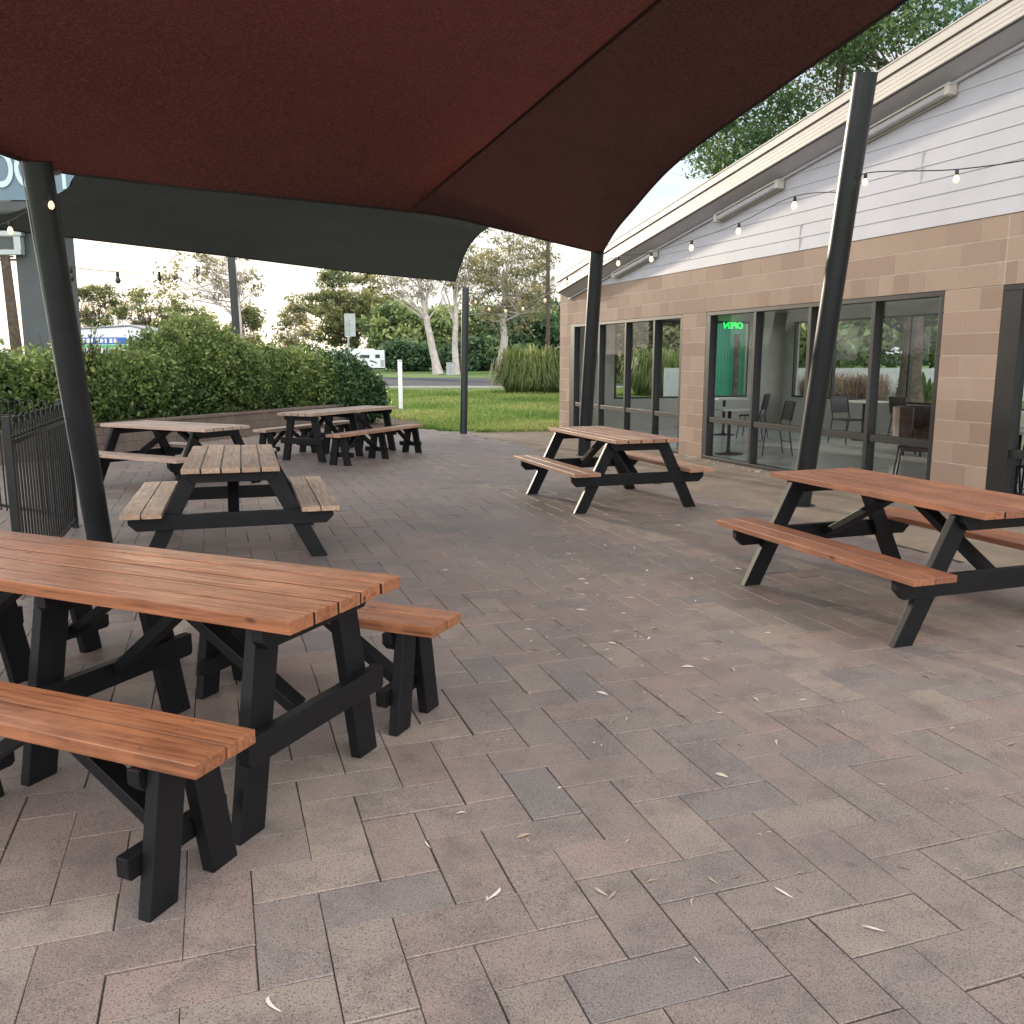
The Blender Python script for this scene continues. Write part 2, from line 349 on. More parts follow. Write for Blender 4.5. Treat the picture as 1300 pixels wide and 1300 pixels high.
skg = mixc(nt, 1.0, sky.outputs[0], (1.9, 1.75, 1.7), 'MULTIPLY')
L(nt, skg, skm.inputs[6]); L(nt, shade, skm.inputs[7])
L(nt, skm.outputs[2], bg.inputs[0]); bg.inputs[1].default_value = .148
sl = bpy.data.lights.new('sun', 'SUN'); sl.energy = 4.0; sl.angle = R(2.0); sl.color = (1, .86, .68)
so = bpy.data.objects.new('sun', sl); COL.objects.link(so)
sd = Vector((math.sin(R(SUN_AZ)) * math.cos(R(SUN_EL)), math.cos(R(SUN_AZ)) * math.cos(R(SUN_EL)), math.sin(R(SUN_EL))))
so.rotation_euler = sd.to_track_quat('Z', 'Y').to_euler()
S.view_settings.view_transform = 'Standard'; S.view_settings.look = 'None'; S.view_settings.exposure = 0

# ------------------------------------------------------------------ ground
def sheet(name, poly, z, mat):
    b = MB(); b.add([(x, y, z) for x, y in poly], [tuple(range(len(poly)))])
    return tag(b.build(name, mat), kind='structure')
sheet('lawn_ground', [(-2500, -1500), (2500, -1500), (2500, 3500), (-2500, 3500)], -.035, M['grass'])
def NS(n, s): p = N * n + D * s; return (p.x, p.y)
STR = 5.60
p_edge = [NS(STR, -4), NS(STR, 18.3), (-2.2, 19.9), (-4.4, 20.2), (-9.9, 8.6), (-9.5, 3), (-6, -3)]
sheet('paving_bed', p_edge, -.0055, M['joint'])
def inside(x, y, P):
    c = False; j = len(P) - 1
    for i in range(len(P)):
        if (P[i][1] > y) != (P[j][1] > y) and x < (P[j][0] - P[i][0]) * (y - P[i][1]) / (P[j][1] - P[i][1]) + P[i][0]: c = not c
        j = i
    return c
b = MB(); pw = .184; pa = R(18.5); cu = Vector((math.cos(pa), math.sin(pa), 0)); cv = Vector((-math.sin(pa), math.cos(pa), 0)); po = .14
pr = random.Random(3)
for i in range(-60, 70):
    for j in range(-20, 130):
        k = (i + j) % 4
        if k == 1: du, dvv = 2, 1
        elif k == 3: du, dvv = 1, 2
        else: continue
        c = cu * ((i + du / 2 + po) * pw) + cv * ((j + dvv / 2 + po) * pw)
        if not inside(c.x, c.y, p_edge): continue
        g = .0010 + pr.random() ** 2 * .0030; hu = du * pw / 2 - g; hv = dvv * pw / 2 - g
        zt = pr.uniform(-.0015, .0020); tx = pr.gauss(0, .0035); ty = pr.gauss(0, .0035); ch = .0020
        an = pr.gauss(0, .004); U = cu * math.cos(an) + cv * math.sin(an); V = cv * math.cos(an) - cu * math.sin(an)
        def P(a, q, z): return c + U * a + V * q + UP * (z + (tx * a + ty * q if z > -.01 else 0))
        vs = [P(-hu, -hv, -.02), P(hu, -hv, -.02), P(hu, hv, -.02), P(-hu, hv, -.02),
              P(-hu, -hv, zt - ch), P(hu, -hv, zt - ch), P(hu, hv, zt - ch), P(-hu, hv, zt - ch),
              P(-hu + ch, -hv + ch, zt), P(hu - ch, -hv + ch, zt), P(hu - ch, hv - ch, zt), P(-hu + ch, hv - ch, zt)]
        fs = [(8, 9, 10, 11)] + [(q, (q + 1) % 4, (q + 1) % 4 + 4, q + 4) for q in range(4)] + [(q + 4, (q + 1) % 4 + 4, (q + 1) % 4 + 8, q + 8) for q in range(4)]
        b.add(vs, fs, pr.random())
tag(b.build('paving', M['paver']), kind='structure')
sheet('concrete_path', [NS(STR, -4), NS(W0 + .05, -4), NS(W0 + .05, 19.3), NS(STR + .9, 19.4), NS(STR - .1, 18.4)], -.001, M['strip'])
# ragged crumbling edge beside the wall footing
b = MB(); er = random.Random(5)
for k in range(170):
    s = er.uniform(4, 17.8); o = -er.random() ** 2 * .22; r_ = er.uniform(.008, .03); c = W(s, o - .03, 0)
    b.lathe(c + UP * -.004, [(r_, 0), (r_ * .9, r_ * .3), (r_ * .4, r_ * .5)], 5, er.random())
tag(b.build('footing_rubble', M['mortar']), 'pale crumbled mortar along the foot of the block wall', 'rubble', kind='stuff')
# road, kerbs, far verge
sheet('road', [(-400, 55), (400, 46), (400, 74), (-400, 84)], -.028, M['road'])
kb = MB(); kb.hexa([(-400, 54.6, -.03), (400, 45.6, -.03), (400, 46, -.03), (-400, 55, -.03), (-400, 54.6, .07), (400, 45.6, .07), (400, 46, .07), (-400, 55, .07)])
tag(kb.build('kerb', M['kerb']), kind='structure')
sheet('garden_bed', [(-5.2, 19.2), (-2.2, 19.95), (-1.4, 20.3), (-2.2, 22.0), (-3.0, 24.5), (-5.0, 28), (-12, 22), (-12.5, 9), (-10, 8.0)], -.018, M['soil'])
# far low ridge
b = MB(); hr = random.Random(2); pts = []
for k in range(121):
    x = -1500 + 25 * k; pts.append((x, 900 + 40 * math.sin(k * .3), 6 + 4 * math.sin(k * .21) + hr.random() * 2.2))
for k in range(120):
    (x0, y0, z0), (x1, y1, z1) = pts[k], pts[k + 1]; b.add([(x0, y0, -1), (x1, y1, -1), (x1, y1, z1), (x0, y0, z0)], [(0, 1, 2, 3)])
tag(b.build('distant_hills', M['dark_leaf']), kind='structure')

# ------------------------------------------------------------------ foliage
def leaf_mesh(name, C, size, mat, parent=None, elong=2.0, seed=0, tone=None, up=0.0):
    rg = np.random.default_rng(seed); C = np.asarray(C, float); n = len(C)
    sz = size * rg.uniform(.6, 1.35, n)[:, None]
    u = rg.normal(size=(n, 3)); u /= np.linalg.norm(u, axis=1)[:, None]
    q = rg.normal(size=(n, 3)); q[:, 2] += up; v = np.cross(u, q); v /= np.linalg.norm(v, axis=1)[:, None]
    V = np.empty((n, 4, 3)); V[:, 0] = C - u * sz * elong / 2; V[:, 1] = C + v * sz / 2; V[:, 2] = C + u * sz * elong / 2; V[:, 3] = C - v * sz / 2
    me = bpy.data.meshes.new(name); me.vertices.add(4 * n); me.vertices.foreach_set('co', V.ravel())
    me.loops.add(4 * n); me.loops.foreach_set('vertex_index', np.arange(4 * n))
    me.polygons.add(n); me.polygons.foreach_set('loop_start', np.arange(0, 4 * n, 4)); me.polygons.foreach_set('loop_total', np.full(n, 4))
    a = me.attributes.new('rnd', 'FLOAT', 'FACE'); t = rg.beta(1.6, 2.2, n) if tone is None else np.clip(tone + rg.normal(0, .13, n), 0, 1)
    a.data.foreach_set('value', t.astype(np.float32)); me.materials.append(mat); me.update(calc_edges=True)
    o = bpy.data.objects.new(name, me); COL.objects.link(o)
    if parent: o.parent = parent
    return o
def crown_points(rg, cc, cr, nc, clr, nl, hollow=.35):
    d = rg.normal(size=(nc, 3)); d /= np.linalg.norm(d, axis=1)[:, None]; rad = rg.uniform(hollow, 1, nc) ** .6
    cen = np.array(cc) + d * rad[:, None] * np.array(cr)
    ct = rg.uniform(.15, .75, nc)
    per = rg.integers(int(nl * .6), int(nl * 1.4), nc); idx = np.repeat(np.arange(nc), per)
    r = rg.normal(size=(len(idx), 3)) * .5; r[:, 2] *= .6
    P = cen[idx] + r * clr * rg.uniform(.7, 1.3, nc)[idx][:, None]
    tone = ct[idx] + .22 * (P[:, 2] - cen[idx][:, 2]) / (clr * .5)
    return cen, P, tone
def tree(name, label, base, top, tr, cc, cr, nc=60, clr=1.2, nl=110, leaf=.22, bark=None, leafm=None, seed=1, limbs=12, group=None, hollow=.35, elong=2.2, bend=.3):
    rg = np.random.default_rng(seed); base = Vector(base); top = Vector(top)
    t = thing(name, label, 'tree', base, 0, group)
    cen, P, tone = crown_points(rg, np.array(cc), cr, nc, clr, nl, hollow)
    b = MB(); tl = top - base; pts = []; rads = []; side = Vector((rg.uniform(-1, 1), rg.uniform(-1, 1), 0)) * bend
    for k in range(9):
        f = k / 8; pts.append(tl * f + side * math.sin(f * 3.1) * 1.0 + Vector((rg.normal(0, .04), rg.normal(0, .04), 0)) * tr * 4 * (0 < k))
        rads.append(tr * (1.35 if k == 0 else 1.0) * (1 - .62 * f))
    b.tube(pts, rads, 10); b.build('trunk', bark or M['bark'], t)
    b = MB(); order = rg.permutation(nc)[:limbs]
    for q, i in enumerate(order):
        f = rg.uniform(.45, 1.0); k = min(7, int(f * 8)); p0 = pts[k].lerp(pts[k + 1], f * 8 - k); p1 = Vector(cen[i]) - base
        mid = p0.lerp(p1, .5) + Vector((rg.normal(0, .12), rg.normal(0, .12), -.08)) * (p1 - p0).length
        r0 = rads[k] * .40; b.tube([p0, p0.lerp(mid, .5) + Vector((0, 0, .02)), mid, mid.lerp(p1, .6), p1], [r0, r0 * .75, r0 * .5, r0 * .3, r0 * .12], 6)
        for e in range(3):
            j = order[int(rg.integers(0, len(order)))]; p2 = Vector(cen[i]) - base + Vector(rg.normal(0, 1, 3)) * clr * .9
            b.tube([mid, mid.lerp(p2, .5) + Vector(rg.normal(0, .15, 3)), p2], [r0 * .32, r0 * .2, r0 * .06], 4)
    b.build('limb', bark or M['bark'], t)
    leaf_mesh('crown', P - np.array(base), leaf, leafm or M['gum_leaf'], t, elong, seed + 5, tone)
    return t
def blob_leaves(rg, c, r, n, shell=.75):
    d = rg.normal(size=(n, 3)); d /= np.linalg.norm(d, axis=1)[:, None]; d[:, 2] = np.abs(d[:, 2]) * 1.15 - .15
    lump = 1 + .16 * np.sin(d[:, 0] * 6 + 1) * np.sin(d[:, 1] * 5) + .12 * np.sin(d[:, 2] * 9 + d[:, 0] * 7)
    rad = rg.uniform(shell, 1.06, n) * lump
    return np.array(c) + d * rad[:, None] * np.array(r), d
def shrub(name, label, c, r, n, leaf, mat, seed, elong=1.9, cat='shrub'):
    rg = np.random.default_rng(seed); c = Vector(c); t = thing(name, label, cat, c)
    P, d = blob_leaves(rg, (0, 0, 0), r, n); cl = np.sin(P[:, 0] * 7 + seed) * np.sin(P[:, 1] * 6) * np.sin(P[:, 2] * 8)
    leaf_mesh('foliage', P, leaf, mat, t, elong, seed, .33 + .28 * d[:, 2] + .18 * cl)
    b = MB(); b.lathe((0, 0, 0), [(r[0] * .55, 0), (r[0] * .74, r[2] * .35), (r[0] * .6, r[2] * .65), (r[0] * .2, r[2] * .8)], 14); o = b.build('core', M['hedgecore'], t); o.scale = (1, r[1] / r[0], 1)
    b = MB()
    for k in range(9):
        a = rg.uniform(0, 6.28); b.tube([(0, 0, 0), (math.cos(a) * r[0] * .4, math.sin(a) * r[1] * .4, r[2] * .5), (math.cos(a) * r[0] * .85, math.sin(a) * r[1] * .85, r[2] * .85)], [.03, .02, .006], 5)
    b.build('stem', M['bark_dk'], t); return t

# hedge on the retaining wall ---------------------------------------------------
HA = Vector((-4.15, 21.4, 0)); HB = Vector((-10.4, 7.2, 0)); hd = (HB - HA).normalized(); hn = Vector((hd.y, -hd.x, 0))
if hn.x > 0: hn = -hn          # away from the patio
HL = (HB - HA).length
t = thing('hedge', 'long clipped green hedge growing behind the low brown retaining wall', 'hedge', HA, math.atan2(hd.y, hd.x))
sgn = 1 if (Matrix.Rotation(-math.atan2(hd.y, hd.x), 3, 'Z') @ hn).y > 0 else -1
rg = np.random.default_rng(11); PP = []; TT = []
def blob(c, r, n, rg, t0, front=None):
    d = rg.normal(size=(n, 3)); d /= np.linalg.norm(d, axis=1)[:, None]
    lump = 1 + .10 * np.sin(d[:, 0] * 7 + c[0]) * np.sin(d[:, 1] * 6 + 1) + .08 * np.sin(d[:, 2] * 11 + d[:, 0] * 8 + c[0] * 3)
    rad = np.where(rg.random(n) < .8, rg.uniform(.84, 1.05, n), rg.uniform(1.0, 1.22, n)) * lump
    return np.array(c) + d * rad[:, None] * np.array(r), t0 + .24 * d[:, 2] + .8 * (lump - 1) + rg.normal(0, .07, n)  # leaf tone rises with height, painting sunlit tops
x = .3
while x < HL:
    for row in (0, 1):
        rr0 = rg.uniform(.55, .85); zc_ = rg.uniform(.78, 1.0) + .12 * row; xx0 = x + rg.uniform(-.25, .25)
        p_, t_ = blob((xx0, sgn * (.52 + row * .55 + rg.uniform(-.1, .12)), zc_), (rr0, .60, 1.66 - zc_ + rg.uniform(-.13, .13)), 4300 if row == 0 else 2200, rg, rg.uniform(.22, .48)); PP.append(p_); TT.append(t_)
    x += .58
Pn = np.concatenate(PP); tone = np.concatenate(TT); kp = Pn[:, 2] > .12; Pn = Pn[kp]; tone = tone[kp]
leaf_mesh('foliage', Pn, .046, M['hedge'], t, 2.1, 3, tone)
b = MB(); sr = random.Random(12)
for k in range(70):
    xx0 = sr.uniform(0, HL); y_ = sgn * sr.uniform(.2, .9); b.tube([(xx0, y_, .2), (xx0 + sr.uniform(-.2, .2), y_ - sgn * .1, 1.1), (xx0 + sr.uniform(-.3, .3), y_ - sgn * .15, 1.75 + sr.random() * .25)], [.012, .008, .003], 4)
b.build('stem', M['bark_dk'], t)
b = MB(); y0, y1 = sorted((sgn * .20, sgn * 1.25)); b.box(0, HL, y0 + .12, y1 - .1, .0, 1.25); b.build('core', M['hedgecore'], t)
# retaining wall
t = thing('retaining_wall', 'low brown block retaining wall in front of the hedge', 'wall', HA - hn * .28, math.atan2(hd.y, hd.x))
b = MB(); rr_ = random.Random(4); x = 0; y0, y1 = sorted((0, sgn * .2))
for lv in range(3):
    x = -.2 * (lv % 2)
    while x < HL: b.box(x + .003, min(x + .397, HL), y0, y1, lv * .15 + .002, lv * .15 + .148, rr_.random()); x += .4
b.build('blockwork', M['retain'], t, .004)
b = MB(); b.box(-.02, HL, y0 - .02, y1 + .02, .45, .50); b.build('capping', M['retain'], t, .005)
def blob_shrub(name, label, c, blobs, n, leaf, mat, seed):
    rg = np.random.default_rng(seed); t = thing(name, label, 'shrub', c); PP = []; TT = []
    for (x, y, z, rx, ry, rz) in blobs:
        p_, t_ = blob((x, y, z), (rx, ry, rz), int(n * rx * rz), rg, rg.uniform(.25, .5)); PP.append(p_); TT.append(t_)
    P = np.concatenate(PP); T_ = np.concatenate(TT); k = P[:, 2] > .0
    leaf_mesh('foliage', P[k], leaf, mat, t, 2.0, seed, T_[k])
    b = MB()
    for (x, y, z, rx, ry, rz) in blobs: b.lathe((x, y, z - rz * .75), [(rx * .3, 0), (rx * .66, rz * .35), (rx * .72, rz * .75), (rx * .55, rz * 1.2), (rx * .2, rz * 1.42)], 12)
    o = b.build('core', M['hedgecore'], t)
    b = MB()
    for (x, y, z, rx, ry, rz) in blobs:
        for q in range(6): b.tube([(x * .3, y * .3, 0), (x, y, z), (x + rg.normal(0, .3) * rx, y + rg.normal(0, .3) * ry, z + rz * rg.uniform(.9, 1.15))], [.025, .015, .004], 4)
    b.build('stem', M['bark_dk'], t); return t
c_ = at(243, 520, 18.4); c_.z = 0
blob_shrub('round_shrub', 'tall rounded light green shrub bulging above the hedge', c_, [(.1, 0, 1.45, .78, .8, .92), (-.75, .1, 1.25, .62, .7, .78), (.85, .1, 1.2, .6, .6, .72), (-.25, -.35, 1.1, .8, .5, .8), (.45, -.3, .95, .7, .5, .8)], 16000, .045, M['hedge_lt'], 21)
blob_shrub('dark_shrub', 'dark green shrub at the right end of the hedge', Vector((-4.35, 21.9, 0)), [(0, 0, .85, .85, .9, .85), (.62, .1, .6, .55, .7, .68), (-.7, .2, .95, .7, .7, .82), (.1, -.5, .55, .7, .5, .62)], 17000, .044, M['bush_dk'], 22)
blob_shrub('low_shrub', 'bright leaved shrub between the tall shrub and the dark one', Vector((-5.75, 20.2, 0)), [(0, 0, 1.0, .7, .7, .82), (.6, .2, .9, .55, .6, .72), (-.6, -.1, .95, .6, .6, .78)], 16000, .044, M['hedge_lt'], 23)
# leaning sprig above hedge by left post
def sprig(name, label, c, n, h, mat, seed, leafl=.16):
    rg = random.Random(seed); t = thing(name, label, 'plant', c); b = MB(); P = []
    lb = MB()
    for k in range(n):
        a = rg.uniform(0, 6.28); l = rg.uniform(.6, 1) * h; e = rg.uniform(.15, .45) * h
        p1 = Vector((math.cos(a) * e * .4, math.sin(a) * e * .4, l * .6)); p2 = Vector((math.cos(a) * e, math.sin(a) * e, l))
        b.tube([(0, 0, 0), p1, p2], [.01, .007, .003], 4)
        for q in range(16):
            f = .35 + .65 * q / 16; p = Vector((0, 0, 0)).lerp(p1, f * 1.6) if f < .6 else p1.lerp(p2, (f - .6) / .4)
            sd_ = Vector((rg.uniform(-1, 1), rg.uniform(-1, 1), rg.uniform(-.2, .5))).normalized(); wv = sd_.cross(UP).normalized() * leafl * .12
            lb.add([p, p + sd_ * leafl * .5 + wv, p + sd_ * leafl, p + sd_ * leafl * .5 - wv], [(0, 1, 2, 3)], rg.random())
    b.build('stem', M['bark_dk'], t); lb.build('leaves', mat, t); return t
sprig('feathery_shrub', 'feathery shoots poking above the hedge beside the left sail post', at(112, 460, 15).xy.to_3d() + UP * 1.2, 9, 1.0, M['hedge_lt'], 31)

# strappy clumps ------------------------------------------------------------------
def strap_clump(name, label, c, r, h, n, mat, seed, wd=.02):
    rg = random.Random(seed); b = MB()
    for k in range(n):
        a = rg.uniform(0, 6.283); rr = r * .5 * math.sqrt(rg.random()); base = Vector((math.cos(a) * rr * 1.7, math.sin(a) * rr * 1.7, 0))
        a2 = a + rg.gauss(0, .5); out = rg.uniform(.15, 1) * r; hh = h * rg.uniform(.45, 1.0) * math.sqrt(1 - (.88 * out / r) ** 2) * (1 + .12 * math.sin(a * 3 + seed))
        d_ = Vector((math.cos(a2), math.sin(a2), 0)); sdv = Vector((-d_.y, d_.x, 0)) * wd * rg.uniform(.6, 1.3)
        p1 = base + d_ * out * .35 + UP * hh * .85; p2 = base + d_ * out * .62 + UP * hh * .95; p3 = base + d_ * out * .82 + UP * hh * rg.uniform(.15, .75)
        b.add([base - sdv, base + sdv, p1 + sdv, p1 - sdv, p2 + sdv * .7, p2 - sdv * .7, p3], [(0, 1, 2, 3), (3, 2, 4, 5), (5, 4, 6)], min(1, max(0, rg.betavariate(2, 2) * .7 + .3 * (hh / h - .5))))
    o = b.build(name, mat); o.location = c; return tag(o, label, 'plant')
strap_clump('grass_clump', 'large arching clump of strappy grass on the lawn near the building corner', atz(676, 499, 0), 1.45, 2.2, 6500, M['clump'], 41, .022)

# lawn blades -------------------------------------------------------------------
rg = np.random.default_rng(9); n = 210000
yy = 19.0 + rg.random(n) ** 1.7 * 34; xx = (rg.random(n) * 1.05 - .30) * yy * .62
P = []
lx = xx; ly = yy
edge = np.where(lx < -2.2, 22.5 - (lx + 2.2) * 1.2, np.where(lx < -.8, 20.2 - (lx + 2.2) * .75, 19.0 + (lx + .8) * .16))
nw = lx * N.x + ly * N.y
keep = (ly > edge + rg.normal(0, .06, n)) & ((nw < W0 - .02) | (lx * D.x + ly * D.y > 18.0)) & (ly < 45)
lx = lx[keep]; ly = ly[keep]; m_ = len(lx); hgt = rg.uniform(.03, .075, m_) * (1 + .5 * np.sin(lx * 1.7) * np.sin(ly * 1.3)) * (1 + ly / 60); wd = .006 + ly * .00035
ang = rg.uniform(0, 6.283, m_); dx = np.cos(ang) * wd; dy = np.sin(ang) * wd; tx = rg.normal(0, .35, m_) * hgt; ty = rg.normal(0, .35, m_) * hgt
V = np.empty((m_, 3, 3)); V[:, 0] = np.stack([lx - dx, ly - dy, np.full(m_, -.035)], 1); V[:, 1] = np.stack([lx + dx, ly + dy, np.full(m_, -.035)], 1); V[:, 2] = np.stack([lx + tx, ly + ty, hgt], 1)
me = bpy.data.meshes.new('lawn_grass'); me.vertices.add(3 * m_); me.vertices.foreach_set('co', V.ravel()); me.loops.add(3 * m_); me.loops.foreach_set('vertex_index', np.arange(3 * m_))
me.polygons.add(m_); me.polygons.foreach_set('loop_start', np.arange(0, 3 * m_, 3)); me.polygons.foreach_set('loop_total', np.full(m_, 3))
a = me.attributes.new('rnd', 'FLOAT', 'FACE'); a.data.foreach_set('value', np.clip(rg.beta(2, 2.4, m_) + .22 * np.sin(lx * .9 + 1) * np.sin(ly * .7), 0, 1).astype(np.float32))
me.materials.append(M['blade']); me.update(calc_edges=True); o = bpy.data.objects.new('lawn_grass', me); COL.objects.link(o)
tag(o, 'short green grass of the lawn beyond the patio', 'grass', kind='stuff')

# ------------------------------------------------------------------ tables
def chamfer_beam(b, x0, x1, hy, z0, z1, ch):    # bar across the table (along y) with clipped lower corners
    b.prism([(-hy, z1), (-hy, z0 + ch), (-hy + ch, z0), (hy - ch, z0), (hy, z0 + ch), (hy, z1)], 'x', x0, x1)
def leg_poly(y0, y1, wdt, zt):                   # leg in the y-z plane from foot (outer y1) to top (outer y0)
    return [(y1 - wdt, 0), (y1, 0), (y0, zt), (y0 - wdt, zt)]
def mir(p, s): return [(q[0] * s, q[1]) for q in (p if s > 0 else p[::-1])]
def picnic(loc, rz, wood, label, group, seed):
    r = random.Random(seed); zt, Lh, Wd, zs, so_, si, fo, fx = .753, .92, .698, .434, .785, .50, .70, .70
    t = thing('picnic_table', label, 'picnic table', loc, rz, group)
    b = MB(); pwid = (Wd + .013) / 5
    for k in range(5):
        y0 = -Wd / 2 + k * pwid; e = r.uniform(-.004, .004); b.box(-Lh + e, Lh + e, y0, y0 + pwid - .013, zt - .038 + r.uniform(-.001, .001), zt + r.uniform(-.0015, .0015), r.random())
    b.build('tabletop', wood, t, .002)
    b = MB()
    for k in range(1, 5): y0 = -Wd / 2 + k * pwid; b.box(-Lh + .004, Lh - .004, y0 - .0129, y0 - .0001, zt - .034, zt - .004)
    b.build('gap_shade', M['black'], t)  # black strips that paint shade into the plank gaps
    for s in (-1, 1):
        b = MB(); w2 = (so_ - si - .008) / 2
        for k in range(2):
            y0 = si + k * (w2 + .008); ys = sorted((s * y0, s * (y0 + w2))); e = r.uniform(-.005, .005)
            b.box(-Lh + e, Lh + e, ys[0], ys[1], zs - .038, zs + r.uniform(-.0015, .0015), r.random())
        b.build('seat', wood, t, .003)
    for sx in (-1, 1):
        for s in (-1, 1):
            b = MB(); b.prism(mir(leg_poly(.345, fo, .13, zt - .046), s), 'x', sx * fx - .022, sx * fx + .022); b.build('leg', M['black'], t, .003)
        xo = sorted((sx * (fx + .0235), sx * (fx + .0665)))
        b = MB(); chamfer_beam(b, xo[0], xo[1], so_ - .035, zs - .155, zs - .0395, .055); b.build('seat_beam', M['black'], t, .003)
        b = MB(); chamfer_beam(b, xo[0], xo[1], .325, zt - .125, zt - .0395, .04); b.build('top_cleat', M['black'], t, .003)
        b = MB(); b.beam((sx * (fx + .0), 0, zs - .10), (sx * .10, 0, zt - .075), .045, .085, (0, 1, 0)); b.build('brace', M['black'], t, .003)
    b = MB(); chamfer_beam(b, -.045, .045, .30, zt - .085, zt - .0395, .03); b.build('centre_cleat', M['black'], t, .003)
    return t
TG = 'picnic tables with attached seats'
A_ = R
picnic((2.484, 5.496, 0), R(-70.5), M['wood_red'], 'red stained picnic table with attached seats, nearest the camera on the right', TG, 1)
picnic((1.057, 9.693, 0), R(-71.0), M['wood_mid'], 'faded red picnic table standing in front of the first two windows', TG, 2)
picnic((-2.344, 7.356, 0), R(106.9), M['wood_grey'], 'weathered picnic table seen end-on behind the big foreground table', TG, 3)
picnic((-4.172, 10.912, 0), R(-28.8), M['wood_pale'], 'faded picnic table in front of the hedge, beside the left sail post', TG, 4)

def trestle_frame(t, x, ztop, yt, yf, wl, bz0, bz1, face, wood, brace_to=None):
    for s in (-1, 1):
        b = MB(); b.prism(mir(leg_poly(yt, yf, wl, ztop), s), 'x', x - .022, x + .022); b.build('leg', M['black'], t, .003)
    xo = sorted((x + face * .0235, x + face * .067)); yb = yf + (yt - yf) * ((bz0 + bz1) / 2 / ztop) + .045
    b = MB(); b.prism([(-yb, bz1), (-yb, bz0 + .012), (-yb + .012, bz0), (yb - .012, bz0), (yb, bz0 + .012), (yb, bz1)], 'x', xo[0], xo[1]); b.build('cross_brace', M['black'], t, .003)
    b = MB(); chamfer_beam(b, xo[0], xo[1], yt + .03, ztop - .075, ztop + .0, .03); b.build('top_cleat', M['black'], t, .003)
    if brace_to is not None:
        b = MB(); b.beam((x - (.045 if brace_to < x else -.045), 0, (bz0 + bz1) / 2), (brace_to, 0, ztop - .02), .042, .07, (0, 1, 0)); b.build('diagonal_brace', M['black'], t, .003)
def trestle_table(loc, rz, wood, label, seed):
    r = random.Random(seed); zt, Lh, Wd = .746, 1.174, .648
    t = thing('trestle_table', label, 'table', loc, rz, 'long trestle tables'); b = MB(); pwid = (Wd + .013) / 5
    for k in range(5):
        y0 = -Wd / 2 + k * pwid; e = r.uniform(-.003, .003); b.box(-Lh + e, Lh + e, y0, y0 + pwid - .013, zt - .045 + r.uniform(-.001, .001), zt + r.uniform(-.001, .001), r.random())
    b.build('tabletop', wood, t, .003)
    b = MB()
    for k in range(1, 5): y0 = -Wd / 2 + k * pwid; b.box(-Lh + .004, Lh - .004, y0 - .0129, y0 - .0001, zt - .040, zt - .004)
    b.build('gap_shade', M['black'], t)  # plank gaps filled with black to stand for their shade
    for x, f, br in ((-.98, -1, -.35), (0, 1, .5), (.98, 1, .35)): trestle_frame(t, x, zt - .047,   .275, .405, .122, .265, .36, f, wood, br)
    return t
def trestle_bench(loc, rz, wood, label, seed):
    r = random.Random(seed); zt, Lh, Wd = .469, 1.195, .256
    t = thing('trestle_bench', label, 'bench', loc, rz, 'trestle benches'); b = MB(); w2 = (Wd - .009) / 2
    for k in range(2):
        y0 = -Wd / 2 + k * (w2 + .009); e = r.uniform(-.003, .003); b.box(-Lh + e, Lh + e, y0, y0 + w2, zt - .045, zt + r.uniform(-.001, .001), r.random())
    b.build('seat', wood, t, .004)
    for x, f, br in ((-1.03, 1, -.6), (0, 1, .45), (1.03, -1, .6)): trestle_frame(t, x, zt - .047, .112, .185, .11, .12, .19, f, wood, br)
    return t
trestle_table((-1.623, 3.385, 0), R(-24.0), M['wood_warm'], 'big warm brown trestle table in the left foreground', 11)
trestle_bench((-1.908, 2.784, 0), R(-22.2), M['wood_warm'], 'warm brown bench on the near side of the foreground table', 12)
trestle_bench((-1.369, 4.027, 0), R(-23.2), M['wood_warm'], 'warm brown bench on the far side of the foreground table', 13)
trestle_table((-2.781, 14.406, 0), R(-115.1), M['wood_pale'], 'pale weathered trestle table at the far end of the patio near the lawn', 14)
trestle_bench((-2.107, 13.877, 0), R(-114.2), M['wood_mid'], 'long pale bench on the lawn side of the far trestle table, nearest the dark post', 15)
trestle_bench((-3.42, 14.80, 0), R(-115.1), M['wood_pale'], 'long pale bench between the far trestle table and the hedge', 16)

# ------------------------------------------------------------------ building
t = thing('restaurant_building', 'tan block building with white weatherboard gable and tall dark framed windows', 'building')
Zs = .226; ZW = 10 * Zs; ZB = 13 * Zs
def rake(s): return 4.61 - .158 * (s - 6.52)
b = MB(); br = random.Random(8)
cols = [(17.30, 17.83), (12.08, 12.78), (6.73, 7.45), (1.3, 2.0)]
for s0, s1 in cols:
    for k in range(10):
        z0 = k * Zs + .005; z1 = (k + 1) * Zs - .005; w_ = s1 - s0; cut = s0 + w_ * (.36 if k % 2 else .64)
        for q0, q1 in ((s0, cut), (cut, s1)): b.wbox(q0 + .004 if q0 != s0 else q0, q1 - .004 if q1 != s1 else q1, -.004, .09, z0, z1, br.random())
for k in range(10, 13):
    step = .23 if k == 10 else .46; s = -1.0 + (.23 if k == 12 else 0)
    while s < 17.83:
        stp = step
        if k == 10 and any(a <= s % 100 <= c for a, c in cols): stp = .46
        e = min(s + stp, 17.83)
        if not (s < 6.73 < e): b.wbox(s + .004, e - (.004 if e < 17.83 else 0), -.004, .09, k * Zs + .005, (k + 1) * Zs - .005, br.random())
        else:
            b.wbox(s + .004, 6.722, -.004, .09, k * Zs + .005, (k + 1) * Zs - .005, br.random()); b.wbox(6.74, e - .004, -.004, .09, k * Zs + .005, (k + 1) * Zs - .005, br.random())
        s = e
b.build('blockwork', M['block'], t)
b = MB()
for s0, s1 in cols: b.wbox(s0 + .006, s1 - .006, -.0015, .19, 0, ZW)
